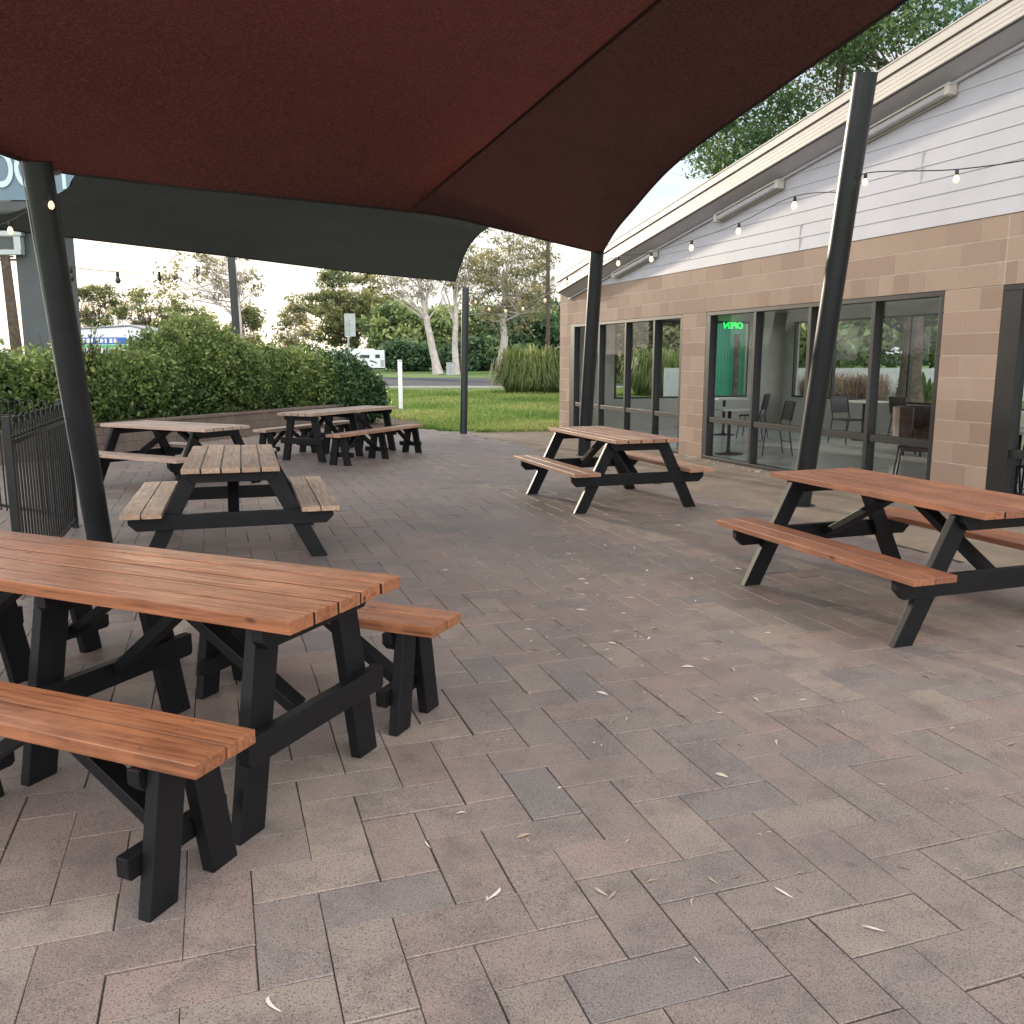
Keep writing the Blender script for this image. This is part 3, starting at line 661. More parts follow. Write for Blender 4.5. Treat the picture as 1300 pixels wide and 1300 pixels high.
b.wbox(-1, 17.82, -.0015, .19, ZW + .004, ZB - .003); b.build('wall_core', M['mortar'], t)
# weatherboards
b = MB(); z = ZB; k = 0
def srake(z): return 6.52 + (4.61 + .02 - z) / .158
while z < 5.4:
    z1 = z + .162; sa = min(17.80, srake(z)); sb = min(17.80, srake(z1)); s0 = -1.0
    if sa > s0 + .5:
        sb = max(sb, s0 + .1)
        b.hexa([W(s0, .10, z), W(s0, -.014, z), W(sa, -.014, z), W(sa, .10, z), W(s0, .10, z1), W(s0, -.006, z1), W(sb, -.006, z1), W(sb, .10, z1)], .5)
    z = z1; k += 1
b.build('weatherboard', M['board'], t)
for s, k in ((9.9, 0), (9.9, 1), (12.6, 1), (7.9, 3), (7.9, 4), (10.3, 5), (5.2, 2), (13.9, 2), (8.9, 6)):
    z = ZB + .162 * k; b = MB(); b.wbox(s, s + .010, -.0165, -.003, z + .004, z + .158); b.build('board_joiner', M['board'], t)
# barge board: ribbed cream steel along the rake
def rb(b, o0, o1, dz0, dz1, s0=-1.0, s1=17.33, r=None):
    b.hexa([W(s0, o1, rake(s0) + dz0), W(s0, o0, rake(s0) + dz0), W(s1, o0, rake(s1) + dz0), W(s1, o1, rake(s1) + dz0),
            W(s0, o1, rake(s0) + dz1), W(s0, o0, rake(s0) + dz1), W(s1, o0, rake(s1) + dz1), W(s1, o1, rake(s1) + dz1)], r)
b = MB()
for k in range(4): rb(b, -.300, -.283, .002 + k * .047, .002 + k * .047 + .043)
rb(b, -.318, -.283, .206, .300); rb(b, -.326, -.20, .302, .316)
b.build('barge_board', M['barge'], t)
b = MB(); rb(b, -.282, -.262, -.012, .300); rb(b, -.302, -.2825, -.014, -.001); b.build('barge_backing', M['gapdark'], t)
b = MB(); b.hexa([W(-1, .02, rake(-1) - .115), W(-1, -.2615, rake(-1) - .008), W(17.33, -.2615, rake(17.33) - .008), W(17.33, .02, rake(17.33) - .115),
        W(-1, .02, rake(-1) - .10), W(-1, -.2615, rake(-1) + .006), W(17.33, -.2615, rake(17.33) + .006), W(17.33, .02, rake(17.33) - .10)]); b.build('soffit', M['board'], t)
b = MB(); rb(b, -.20, 9.0, .318, .345); b.build('roof', M['roof'], t)
b = MB(); rb(b, -.021 - .03, -.021, -.135, -.104, r=.5); b.build('soffit_bead', M['board'], t)
# windows
def window(s0, s1, mull, jamb_far=.10):
    fr = MB(); o0, o1 = -.002, .13
    fr.wbox(s0, s1, o0, o1, ZW - .055, ZW - .001); fr.wbox(s0, s1, o0, o1, .0, .05)
    fr.wbox(s0, s0 + .06, o0, o1, .0505, ZW - .0555); fr.wbox(s1 - jamb_far, s1, o0, o1, .0505, ZW - .0555)
    f = fr.build('window_frame', M['alu'], t, .004)
    e = [s0 + .06] + [m for m in mull] + [s1 - jamb_far]
    for m in mull:
        b = MB(); b.wbox(m - .03, m + .03, o0 + .003, o1 - .002, .0505, ZW - .0555); b.build('mullion', M['alu'], f, .003)
    for i in range(len(e) - 1):
        a0 = e[i] + (.0305 if i else .0005); a1 = e[i + 1] - (.0305 if i < len(e) - 2 else .0005)
        b = MB(); b.wbox(a0, a1, o0 + .012, o1 - .01, .58, .66); b.build('transom', M['alu'], f, .003)
        for z0, z1 in ((.052, .579), (.661, ZW - .057)):
            b = MB(); b.add([W(a0, .075, z0), W(a1, .075, z0), W(a1, .075, z1), W(a0, .075, z1)], [(3, 2, 1, 0)]); b.build('pane', M['glass'], f)
window(12.785, 17.295, [13.72, 14.79, 15.90], .22)
window(7.455, 12.075, [8.49, 9.63, 10.82], .12)
window(2.005, 6.725, [3.2, 4.4, 5.6], .22)
# interior shell
IE, IO = 17.70, 5.7
b = MB(); b.wbox(-1, 17.82, .135, IO + .15, -.02, .015); b.build('interior_floor', M['in_floor'], t)
b = MB(); b.wbox(-1, 17.82, .195, IO + .15, 2.62, 2.66); b.build('interior_ceiling', M['in_ceil'], t)
b = MB()
zs_, ze_ = .68, 2.40
for s0, s1, z0, z1 in ((-1, 17.82, .016, zs_), (-1, 17.82, ze_, 2.619), (17.35, 17.82, zs_, ze_), (8.6, 9.6, zs_, ze_), (-1, 1.0, zs_, ze_)): b.wbox(s0, s1, IO, IO + .14, z0, z1)
for o0, o1, z0, z1 in ((.20, IO - .002, .016, zs_), (.20, IO - .002, ze_, 2.619), (.20, 1.25, zs_, ze_), (4.70, IO - .002, zs_, ze_)): b.wbox(IE, 17.815, o0, o1, z0, z1)
b.wbox(-1.1, -1.0, .2, IO, .016, 2.619)
b.build('interior_wall', M['in_wall'], t)
b = MB()
for s0, s1, ms in ((9.6, 17.35, (13.8, 16.0, 11.6)), (1.0, 8.6, (3.5, 6.0))):
    for z0, z1 in ((zs_, zs_ + .04), (ze_ - .04, ze_)): b.wbox(s0 + .002, s1 - .002, IO - .01, IO + .07, z0 + .001, z1 - .001)
    for m in ms + (s0 + .025, s1 - .025): b.wbox(m - .022, m + .022, IO - .008, IO + .068, zs_ + .04, ze_ - .04)
for z0, z1 in ((zs_, zs_ + .04), (ze_ - .04, ze_)): b.wbox(IE - .01, IE + .07, 1.252, 4.698, z0 + .001, z1 - .001)
for m in (1.275, 2.4, 3.55, 4.675): b.wbox(IE - .008, IE + .068, m - .022, m + .022, zs_ + .04, ze_ - .04)
f = b.build('rear_window_frame', M['alu'], t)
b = MB(); b.add([W(9.65, IO + .03, zs_ + .04), W(17.3, IO + .03, zs_ + .04), W(17.3, IO + .03, ze_ - .04), W(9.65, IO + .03, ze_ - .04)], [(0, 1, 2, 3)]); b.build('pane', M['glass_rear'], f)
b = MB(); b.add([W(1.05, IO + .03, zs_ + .04), W(8.55, IO + .03, zs_ + .04), W(8.55, IO + .03, ze_ - .04), W(1.05, IO + .03, ze_ - .04)], [(0, 1, 2, 3)]); b.build('pane', M['glass_rear'], f)
b = MB(); b.add([W(IE + .03, 1.3, zs_ + .04), W(IE + .03, 4.65, zs_ + .04), W(IE + .03, 4.65, ze_ - .04), W(IE + .03, 1.3, ze_ - .04)], [(0, 1, 2, 3)]); b.build('pane', M['glass_rear'], f)
# fluorescent battens at the top of the gable wall
def batten(s0, s1, label):
    a = W((s0 + s1) / 2, 0, 0); t = thing('fluorescent_light', label, 'light fitting', a, math.atan2(D.y, D.x), 'batten lights under the gable eave')
    h = (s1 - s0) / 2; m_ = (s0 + s1) / 2
    def lz(x, dz): return rake(m_ + x) + dz
    def bar(b, x0, x1, y0, y1, a0, a1): b.hexa([(x0, y0, lz(x0, a0)), (x1, y0, lz(x1, a0)), (x1, y1, lz(x1, a0)), (x0, y1, lz(x0, a0)), (x0, y0, lz(x0, a1)), (x1, y0, lz(x1, a1)), (x1, y1, lz(x1, a1)), (x0, y1, lz(x0, a1))])
    # local +y points away from the building interior (towards the patio)
    b = MB(); bar(b, -h, h, .030, .150, -.155, -.135); bar(b, -h, h, .030, .045, -.25, -.156); b.build('housing', M['cream'], t, .004)
    b = MB(); bar(b, -h + .06, h - .06, .050, .135, -.235, -.157); b.build('diffuser', M['diff'], t, .02)
    for xa in (-h - .002, h - .058): b = MB(); bar(b, xa, xa + .06, .048, .152, -.25, -.156); b.build('end_cap', M['cream'], t, .008)
    return t
batten(10.25, 11.75, 'cream fluorescent batten under the eave, above the second window')
batten(7.48, 8.98, 'cream fluorescent batten under the eave behind the tall leaning post')
batten(13.6, 15.1, 'cream fluorescent batten under the low end of the eave')

# ------------------------------------------------------------------ interior furniture
def cafe_table(loc, rz, label):
    t = thing('cafe_table', label, 'table', loc, rz, 'cafe tables inside'); b = MB(); b.box(-.35, .35, -.35, .35, .72, .75); b.build('tabletop', M['white'], t, .006)
    b = MB(); b.lathe((0, 0, .0), [(.25, 0), (.25, .015), (.04, .03), (.03, .1), (.03, .70), (.12, .718)], 16); b.build('pedestal', M['metal'], t); return t
def cafe_chair(loc, rz, label, mat=None):
    t = thing('cafe_chair', label, 'chair', loc, rz, 'dark chairs inside'); m = mat or M['metal']
    b = MB(); b.box(-.21, .21, -.21, .21, .43, .46); b.build('seat', m, t, .012)
    for sx in (-1, 1):
        b = MB(); b.tube([(sx * .19, .19, .43), (sx * .22, .24, 0)], .011, 8); b.build('leg', M['metal'], t)
        b = MB(); b.tube([(sx * .20, -.27, 0), (sx * .19, -.19, .45), (sx * .19, -.27, .86)], .011, 8); b.build('leg', M['metal'], t)
    b = MB(); b.tube([(-.21, .22, .22), (.21, .22, .22)], .008, 6); b.tube([(-.2, -.24, .22), (.2, -.24, .22)], .008, 6); b.build('stretcher', M['metal'], t)
    b = MB(); b.hexa([(-.2, -.235, .56), (.2, -.235, .56), (.2, -.215, .56), (-.2, -.215, .56), (-.2, -.29, .87), (.2, -.29, .87), (.2, -.27, .87), (-.2, -.27, .87)]); b.build('backrest', m, t, .008)
    return t
cafe_table((3.55, 14.45, .015), R(20), 'white cafe table behind the left pane of the middle window')
cafe_chair((4.22, 14.3, .015), R(95), 'dark chair right of the white table in the middle window')
cafe_table((4.35, 18.2, .015), R(20), 'white cafe table far back by the end window')
cafe_chair((4.75, 17.5, .015), R(60), 'dark chair beside the far back cafe table')
cafe_table((6.75, 17.0, .015), R(20), 'white cafe table against the rear windows')
cafe_chair((6.15, 16.2, .015), R(200), 'dark chair in front of the table at the rear windows')
cafe_chair((7.15, 16.0, .015), R(-70), 'dark chair standing sideways before the rear fence view')
cafe_chair((5.15, 11.2, .015), R(60), 'dark chair close inside the right pane of the middle window')
cafe_table((5.75, 10.0, .015), R(20), 'white cafe table just inside the right hand window')
cafe_chair((5.35, 9.2, .015), R(10), 'dark chair just inside the right hand window, in front of its table')
cafe_table((7.6, 13.4, .015), R(20), 'white cafe table deeper inside the right hand window')
tt = thing('tub_chair', 'dark brown vinyl tub chair inside the right pane of the middle window', 'armchair', (6.55, 14.2, .015), R(30))
b = MB(); b.lathe((0, 0, .08), [(.30, 0), (.34, .1), (.35, .36), (.30, .37)], 20); b.build('seat', M['brownv'], tt)
b = MB()
for k in range(14):
    a0 = R(-20 + k * 15.7); a1 = R(-20 + (k + 1) * 15.7); p = lambda a, r_, z: (math.cos(a) * r_, math.sin(a) * r_, z)
    b.hexa([p(a0, .34, .36), p(a0, .40, .30), p(a1, .40, .30), p(a1, .34, .36), p(a0, .36, .78), p(a0, .42, .78), p(a1, .42, .78), p(a1, .36, .78)])
b.build('backrest', M['brownv'], tt)
b = MB()
for a in (45, 135, 225, 315): b.tube([(math.cos(R(a)) * .22, math.sin(R(a)) * .22, 0), (math.cos(R(a)) * .22, math.sin(R(a)) * .22, .1)], .02, 8)
b.build('foot', M['metal'], tt)
# OPEN sign facing outwards through the end window: read mirrored from the patio
cu_ = bpy.data.curves.new('led_sign', 'FONT'); cu_.body = 'OPEN'; cu_.size = .20; cu_.align_x = 'CENTER'; cu_.align_y = 'CENTER'; cu_.extrude = .006; cu_.shear = .15; cu_.offset = .0025
o = bpy.data.objects.new('led_sign', cu_); COL.objects.link(o); o.data.materials.append(M['ledgreen'])
pS = W(IE - .10, 4.2, 2.30); o.location = pS
# text normal must point along +D (outwards): local z = D, local y = up
zax = D; yax = UP; xax = yax.cross(zax); o.rotation_euler = Matrix((xax, yax, zax)).transposed().to_euler()
tag(o, 'green lit OPEN sign hanging in the end window, seen from behind', 'sign')

def to_mesh(o, mat):
    bpy.context.view_layer.update(); dg = bpy.context.evaluated_depsgraph_get()
    me = bpy.data.meshes.new_from_object(o.evaluated_get(dg)); n = bpy.data.objects.new('x', me); COL.objects.link(n)
    n.location = o.location; n.scale = o.scale; n.rotation_euler = o.rotation_euler; n.parent = o.parent; nm = o.name
    for k in ('label', 'category'):
        if k in o: n[k] = o[k]
    me.materials.clear(); me.materials.append(mat); bpy.data.objects.remove(o); n.name = nm; return n
to_mesh(o, M['ledgreen'])
# ------------------------------------------------------------------ beyond the building
t = thing('paling_fence', 'grey paling fence behind the building, seen through the rear windows', 'fence', (6, 35.2, 0), R(-4))
b = MB(); fr_ = random.Random(6)
for k in range(230): b.box(k * .105, k * .105 + .098, 0, .018, -.03, 1.22 + fr_.uniform(-.012, .012), fr_.random())
b.build('palings', M['paling'], t)
b = MB()
for z in (.25, .9): b.box(0, 24.1, .0185, .06, z, z + .08)
b.build('rail', M['paling'], t)
for k in range(11): b = MB(); b.box(k * 2.4, k * 2.4 + .09, .0605, .15, -.03, 1.15); b.build('fence_post', M['paling'], t)
t = thing('green_shed', 'teal green shed with lime trim seen through the end window', 'shed', (6.2, 29.5, 0), R(0))
b = MB()
for k in range(22): b.box(k * .1, k * .1 + .092, 0, .05, 0, 3.0 + k * .004, (k * 37 % 10) / 10)
b.box(0, 2.2, .051, 3, 0, 3.0); b.build('wall', M['teal'], t)
b = MB(); b.box(2.2, 2.42, -.06, .10, 0, 3.1); b.box(-.06, 2.42, -.06, .10, 3.101, 3.25); b.build('trim', M['lime'], t)
b = MB(); b.box(-.2, 2.6, -.3, 3.1, 3.26, 3.34); b.build('roof', M['roof'], t)
for k, x in enumerate((1.05, 1.5)): b = MB(); b.box(x, x + .14, -.35, -.22, 0, 2.35); b.build('verandah_post', M['bark_dk'], t)
strap_clump('russet_grass', 'russet feathery grass clump before the fence, left of the pair', Vector((11.4, 32.5, -.03)), .85, 1.2, 1600, M['russet'], 51, .012)
strap_clump('russet_grass', 'russet feathery grass clump before the fence, right of the pair', Vector((12.8, 32.3, -.03)), .8, 1.15, 1600, M['russet'], 52, .012)
strap_clump('cycad', 'spiky green plant at the foot of the tree behind the building', Vector((11.9, 25.2, -.03)), 1.0, 1.2, 260, M['hedge_lt'], 53, .03)
tree('garden_tree', 'leafy tree with thick trunk just behind the building, seen through the rear window', (11.2, 25.5, -.05), (11.3, 25.5, 3.4), .28, (11.8, 25.5, 3.6), (2.6, 2.0, 1.7), 46, .8, 110, .12, M['bark_dk'], M['hedge_lt'], 61, 14)

tree('end_tree', 'bushy tree beyond the lawn seen through the end window, left', (9.5, 62, -.05), (9.5, 62, 4), .3, (9.5, 62, 3.6), (4.5, 3, 4), 90, 1.4, 150, .26, M['bark_dk'], M['gum_leaf'], 64, 14, 'trees seen through the end window', .1)
tree('end_tree', 'bushy tree beyond the lawn seen through the end window, right', (16.5, 64, -.05), (16.5, 64, 4), .3, (16.5, 64, 3.6), (5, 3, 4), 90, 1.4, 150, .26, M['bark_dk'], M['dense_leaf'], 65, 14, 'trees seen through the end window', .1)
strap_clump('grass_clump', 'pale green strappy clump beyond the end of the building', Vector((6.6, 38, -.03)), 1.5, 2.1, 4000, M['clump'], 66, .022)
tree('screen_tree', 'green tree line behind the paling fence, left part', (15, 44, -.05), (15, 44, 3), .3, (15, 44, 3.2), (4.5, 2.5, 3.2), 80, 1.3, 150, .22, M['bark_dk'], M['dense_leaf'], 62, 14, 'trees behind the paling fence', .1)
tree('screen_tree', 'green tree line behind the paling fence, right part', (22.5, 44, -.05), (22.5, 44, 3), .3, (22.5, 44, 3.2), (4.5, 2.5, 3.2), 80, 1.3, 150, .22, M['bark_dk'], M['dense_leaf'], 63, 14, 'trees behind the paling fence', .1)
# ------------------------------------------------------------------ trees
TR = 'trees beyond the road'
def g0(px, Y): p = at(px, 456.6, Y); return Vector((p.x, Y, -.04))
def tz(py, Y, px=650): return at(px, py, Y).z
# trees above the roof
def ctree(name, label, px, py, Y, rpx, rz_, base_px, **k):
    c = at(px, py, Y); r = rpx * Y / 1137
    b0 = g0(base_px, Y); topp = Vector((b0.x * .6 + c.x * .4, Y, max(c.z - rz_ * .1, 1)))
    return tree(name, label, b0, topp, k.pop('tr', .3), c, (r, r * k.pop('dy', .8), rz_), **k)
ctree('roof_tree', 'broad leafy tree rising over the high part of the roof', 1150, 75, 24, 150, 2.5, 1160, nc=62, clr=.95, nl=330, leaf=.075, bark=M['bark_dk'], leafm=M['fine_leaf'], seed=71, limbs=26, tr=.3, elong=1.7, group=None)
ctree('roof_tree', 'leafy tree branch crown behind the middle of the roof slope', 960, 190, 25, 72, 2.0, 965, nc=26, clr=.8, nl=330, leaf=.075, bark=M['bark_dk'], leafm=M['fine_leaf'], seed=72, limbs=16, tr=.2, elong=1.7)
# big gum with white trunk, right of centre
Y = 98
tree('gum_tree', 'tall white trunked gum with open crown left of the building', g0(637, Y), Vector((g0(640, Y).x, Y, tz(345, Y))), .52, (at(648, 345, Y).x, Y, tz(352, Y)), (5.6, 5, 6.2), 130, 1.05, 62, .17, M['bark'], M['gum_hazy'], 81, 40, TR, .15)
tree('gum_tree', 'slender leaning gum trunk, left of the pair behind the road', g0(556, 95), Vector((at(530, 350, 95).x, 95, tz(345, 95))), .46, (at(525, 335, 95).x, 95, tz(335, 95)), (6, 4, 3.6), 55, 1.0, 55, .17, M['bark'], M['gum_hazy'], 82, 22, TR, .2, bend=.1)
tree('gum_tree', 'straight gum trunk beside the dark centre post', g0(578, 95), Vector((at(577, 350, 95).x, 95, tz(345, 95))), .38, (at(580, 325, 95).x, 95, tz(325, 95)), (4.5, 4, 3.6), 40, 1.0, 50, .17, M['bark'], M['gum_hazy'], 83, 18, TR, .2, bend=.1)
# big leafy tree behind motorhome
Y = 150
tree('leafy_tree', 'large leafy green tree behind the motorhome', g0(452, Y), Vector((g0(450, Y).x, Y, tz(400, Y))), .8, (at(437, 390, Y).x, Y, tz(388, Y)), (9.5, 7, 7.0), 110, 1.4, 95, .32, M['bark_dk'], M['gum_leaf'], 84, 40, TR, .1)
tree('leafy_tree', 'bushy mid green tree right of the motorhome', g0(508, 130), Vector((g0(508, 130).x, 130, tz(425, 130))), .6, (at(515, 420, 130).x, 130, tz(424, 130)), (6.2, 5, 4.6), 100, 1.6, 200, .38, M['bark_dk'], M['dense_leaf'], 85, 20, TR, .1)
tree('leafy_tree', 'dense green tree behind the two slim gum trunks', g0(560, 140), Vector((g0(560, 140).x, 140, tz(430, 140))), .6, (at(560, 425, 140).x, 140, tz(425, 140)), (7.0, 5, 4.6), 110, 1.7, 200, .40, M['bark_dk'], M['dense_leaf'], 86, 20, TR, .1)
tree('evergreen_tree', 'dark evergreen behind the white trunked gum', g0(618, 150), Vector((g0(618, 150).x, 150, tz(430, 150))), .6, (at(615, 425, 150).x, 150, tz(425, 150)), (7.5, 5, 4.8), 120, 1.7, 210, .42, M['bark_dk'], M['dark_leaf'], 87, 20, TR, .1)
tree('evergreen_tree', 'dark evergreen reaching the corner of the building', g0(682, 135), Vector((g0(682, 135).x, 135, tz(430, 135))), .6, (at(682, 425, 135).x, 135, tz(422, 135)), (6.5, 5, 5.0), 110, 1.6, 200, .38, M['bark_dk'], M['dark_leaf'], 88, 20, TR, .1)
tree('low_tree', 'low bushy tree under the big leafy tree', g0(520, 120), Vector((g0(520, 120).x, 120, 2.5)), .3, (at(522, 455, 120).x, 120, tz(453, 120)), (4.5, 3, 1.8), 60, 1.1, 170, .30, M['bark_dk'], M['dark_leaf'], 89, 10, TR, .1)
tree('low_tree', 'low dark bushes at the foot of the evergreens', g0(620, 125), Vector((g0(620, 125).x, 125, 2.5)), .3, (at(618, 455, 125).x, 125, tz(452, 125)), (6.5, 3, 2.0), 80, 1.2, 170, .32, M['bark_dk'], M['dark_leaf'], 90, 10, TR, .1)
# round gums far left
Y = 120
tree('spreading_gum', 'round headed gum above the hedge, left of the pair', g0(124, Y), Vector((g0(124, Y).x, Y, tz(405, Y))), .3, (at(123, 392, Y).x, Y, tz(390, Y)), (4.0, 3.6, 2.9), 60, .75, 50, .2, M['bark_dk'], M['gum_leaf'], 91, 40, TR, .45)
tree('spreading_gum', 'wide headed gum above the hedge, right of the pair', g0(195, Y), Vector((g0(195, Y).x, Y, tz(405, Y))), .3, (at(193, 395, Y).x, Y, tz(392, Y)), (4.6, 3.6, 2.9), 64, .8, 46, .2, M['bark_dk'], M['gum_leaf'], 92, 44, TR, .45)
tree('small_gum', 'slight olive tree beside the dark back post', g0(232, 110), Vector((g0(232, 110).x, 110, tz(420, 110))), .25, (at(240, 415, 110).x, 110, tz(415, 110)), (3.0, 3, 3.0), 36, .8, 50, .2, M['bark_dk'], M['gum_leaf'], 93, 20, TR, .3)
Y = 75
tree('sparse_gum', 'sparse branching gum behind the dark back post', g0(303, Y), Vector((at(298, 335, Y).x, Y, tz(335, Y))), .30, (at(262, 352, Y).x, Y, tz(350, Y)), (4.6, 3, 2.6), 46, .65, 34, .15, M['bark'], M['gum_hazy'], 94, 40, TR, .25)
tree('small_gum', 'small leafy gum just right of the back post', g0(315, 80), Vector((g0(312, 80).x, 80, tz(430, 80))), .16, (at(312, 425, 80).x, 80, tz(420, 80)), (1.9, 1.9, 2.4), 30, .7, 80, .18, M['bark'], M['gum_leaf'], 95, 16, TR, .25)
tree('small_gum', 'thin leafy gum at the left edge of the big tree', g0(377, 100), Vector((g0(377, 100).x, 100, tz(425, 100))), .16, (at(375, 420, 100).x, 100, tz(420, 100)), (1.9, 1.9, 3.0), 30, .8, 70, .2, M['bark'], M['gum_hazy'], 96, 16, TR, .25)
# far wood line (one mass)
rg = np.random.default_rng(77); n = 60000
xx = rg.uniform(-260, 300, n); hh = 3.4 + 1.6 * np.sin(xx * .06) + 1.0 * np.sin(xx * .17 + 1) + .7 * np.sin(xx * .41); zz_ = rg.random(n) ** .7 * hh
C = np.stack([xx, 235 + rg.normal(0, 3, n), zz_], 1)
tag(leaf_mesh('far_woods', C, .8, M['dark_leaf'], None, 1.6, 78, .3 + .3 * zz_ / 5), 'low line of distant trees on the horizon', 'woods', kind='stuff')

# ------------------------------------------------------------------ sail posts
def post(name, label, a, b_, rad, extra=None):
    t = thing(name, label, 'post', a, 0, 'dark sail posts'); a = Vector(a); b_ = Vector(b_); d_ = b_ - a
    b = MB(); b.tube([(0, 0, -.02), d_ * .5, d_], rad, 24); b.build('pole', M['post'], t)
    b = MB(); n_ = d_.normalized(); b.tube([d_ + n_ * .001, d_ + n_ * .012], rad * 1.03, 24); b.build('end_cap', M['post'], t, .003)
    b = MB(); b.lathe((0, 0, -.01), [(rad + .05, 0), (rad + .05, .012), (rad + .02, .013)], 24); b.build('base_plate', M['post'] if extra is None else extra, t)
    return t
LPb = atz(128, 690); LPt = at(47, 207, 6.6)
RPb = Vector(atz(1016, 641)); RPt = at(1099, 94, 8.45)
MPb = atz(741, 578); MPt = at(758, 316, 13.75)
CPb = atz(588.5, 551); CPt = at(591, 366, 18.7)
BPb = Vector((at(307, 520, 24).x, 24, 0)); BPt = at(293, 322, 24)
lp = post('sail_post', 'thick leaning dark post at the left beside the black fence', LPb, LPt, .098)
post('sail_post', 'thick leaning dark post standing free of the sail in front of the middle window', RPb, RPt, .103)
post('sail_post', 'dark post holding the sail corner near the first window', MPb, MPt, .105)
post('sail_post', 'slim upright dark post at the lawn edge', CPb, CPt, .075, M['kerb'])
post('sail_post', 'dark post rising from behind the hedge', BPb, BPt, .10)
b = MB(); ofs = Vector((-.105, -.03, 0)); b.tube([LPb + ofs + UP * .05, LPb.lerp(LPt, .5) + ofs, LPt + ofs], .006, 6)
tag(b.build('steel_cable', M['cable_w']), 'thin pale cable running up the left edge of the left post', 'cable')

# ------------------------------------------------------------------ shade sails
def smooth(P, n):
    P = [Vector(p) for p in P]; out = []
    ln = [0]
    for i in range(len(P) - 1): ln.append(ln[-1] + (P[i + 1] - P[i]).length)
    for k in range(n + 1):
        d_ = ln[-1] * k / n; i = max(j for j in range(len(P)) if ln[j] <= d_ + 1e-9); i = min(i, len(P) - 2)
        f = (d_ - ln[i]) / (ln[i + 1] - ln[i]); p0 = P[max(i - 1, 0)]; p1 = P[i]; p2 = P[i + 1]; p3 = P[min(i + 2, len(P) - 1)]
        out.append(.5 * ((2 * p1) + (p2 - p0) * f + (2 * p0 - 5 * p1 + 4 * p2 - p3) * f * f + (3 * p1 - p0 - 3 * p2 + p3) * f ** 3))
    return out
def coons(T, Bt, Lf, Rt, n, m, dz):      # T/Bt run left->right (n+1), Lf/Rt run T->Bt (m+1)
    vs = []
    for j in range(m + 1):
        v = j / m
        for i in range(n + 1):
            u = i / n
            p = T[i] * (1 - v) + Bt[i] * v + Lf[j] * (1 - u) + Rt[j] * u - (T[0] * (1 - u) * (1 - v) + T[n] * u * (1 - v) + Bt[0] * (1 - u) * v + Bt[n] * u * v)
            vs.append(p + UP * dz(u, v))
    fs = [(j * (n + 1) + i, j * (n + 1) + i + 1, (j + 1) * (n + 1) + i + 1, (j + 1) * (n + 1) + i) for j in range(m) for i in range(n)]
    return vs, fs
def hem(pts, parent, rad=.012):
    b = MB(); b.tube(pts, rad, 6); return b.build('hem', M['hem'], parent)
nA = 48
far = smooth([atz(*p) for p in [(-60, 172, 3.06), (0, 195, 2.98), (30, 204, 2.96), (75, 218, 2.95), (200, 234, 2.88), (300, 245, 2.85), (450, 261, 2.88), (560, 274, 2.95), (620, 287, 3.0), (690, 304, 3.06), (764, 322, 3.12)]], nA)
rt = smooth([atz(764, 322, 3.12), atz(779, 296, 3.12), atz(800, 270, 3.13), atz(860, 205, 3.2), atz(1000, 104, 3.35), atz(1150, 0, 3.5), atz(1260, -88, 3.65), (2.75, 3.75, 3.8)], nA)
NL = Vector((-5.2, 3.3, 3.45))
lf = smooth([far[0], far[0].lerp(NL, .5) + Vector((.15, 0, -.08)), NL], nA)
nr = smooth([NL, (-1.0, 3.5, 3.6), (2.75, 3.75, 3.8)], nA)
vs, fs = coons(far, nr, lf, rt, nA, nA, lambda u, v: .62 * math.sin(math.pi * u) ** .9 * math.sin(math.pi * v) * (1 - .25 * v) + .006 * math.sin(u * 60 + v * 12))
me = bpy.data.meshes.new('shade_sail'); me.from_pydata([tuple(v) for v in vs], [], fs); me.materials.append(M['maroon']); me.materials.append(M['shaded_maroon'])
bm = bmesh.new(); bm.from_mesh(me)
q0 = Vector((1.05, 4.9, 3.6)); nq = (Vector((1.05, 4.9, 3.6 - CH))).cross(Vector((-.42, 8.4, 1.75))).normalized()
if nq.x < 0: nq = -nq
bmesh.ops.bisect_plane(bm, geom=bm.verts[:] + bm.edges[:] + bm.faces[:], plane_co=q0, plane_no=nq)
for f in bm.faces:
    f.smooth = True
    if (f.calc_center_median() - q0).dot(nq) > 0: f.material_index = 1  # right of the seam the shade is painted by a darker cloth colour
SEAM = [v.co.copy() for v in bm.verts if abs((v.co - q0).dot(nq)) < 1e-4]
bm.to_mesh(me); bm.free()
sail = bpy.data.objects.new('shade_sail', me); COL.objects.link(sail)
tag(sail, 'large maroon shade sail stretched over the near patio, coloured as shaded along its right side', 'shade sail', 'shade sails')
hem(far, sail); hem(rt, sail)
cut = sorted([v for v in SEAM], key=lambda v: v.y); b = MB()
for a_, c_ in zip(cut[:-1], cut[1:]):
    if (c_ - a_).length < 1e-4: continue
    sd_ = Vector(nq) * .014; dn = UP * -.004; b.add([a_ - sd_ + dn, a_ + sd_ + dn, c_ + sd_ + dn, c_ - sd_ + dn], [(0, 1, 2, 3)])
b.build('seam', M['seam'], sail)
for cn, d1, d2 in ((far[-1], far[-3], rt[3]),):
    b = MB(); u_ = (d1 - cn).normalized() * .22; w_ = (d2 - cn).normalized() * .22; z_ = UP * -.008
    b.add([cn + z_, cn + u_ + z_, cn + (u_ + w_) * .62 + z_, cn + w_ + z_], [(0, 1, 2, 3)]); b.build('corner_patch', M['seam'], sail)
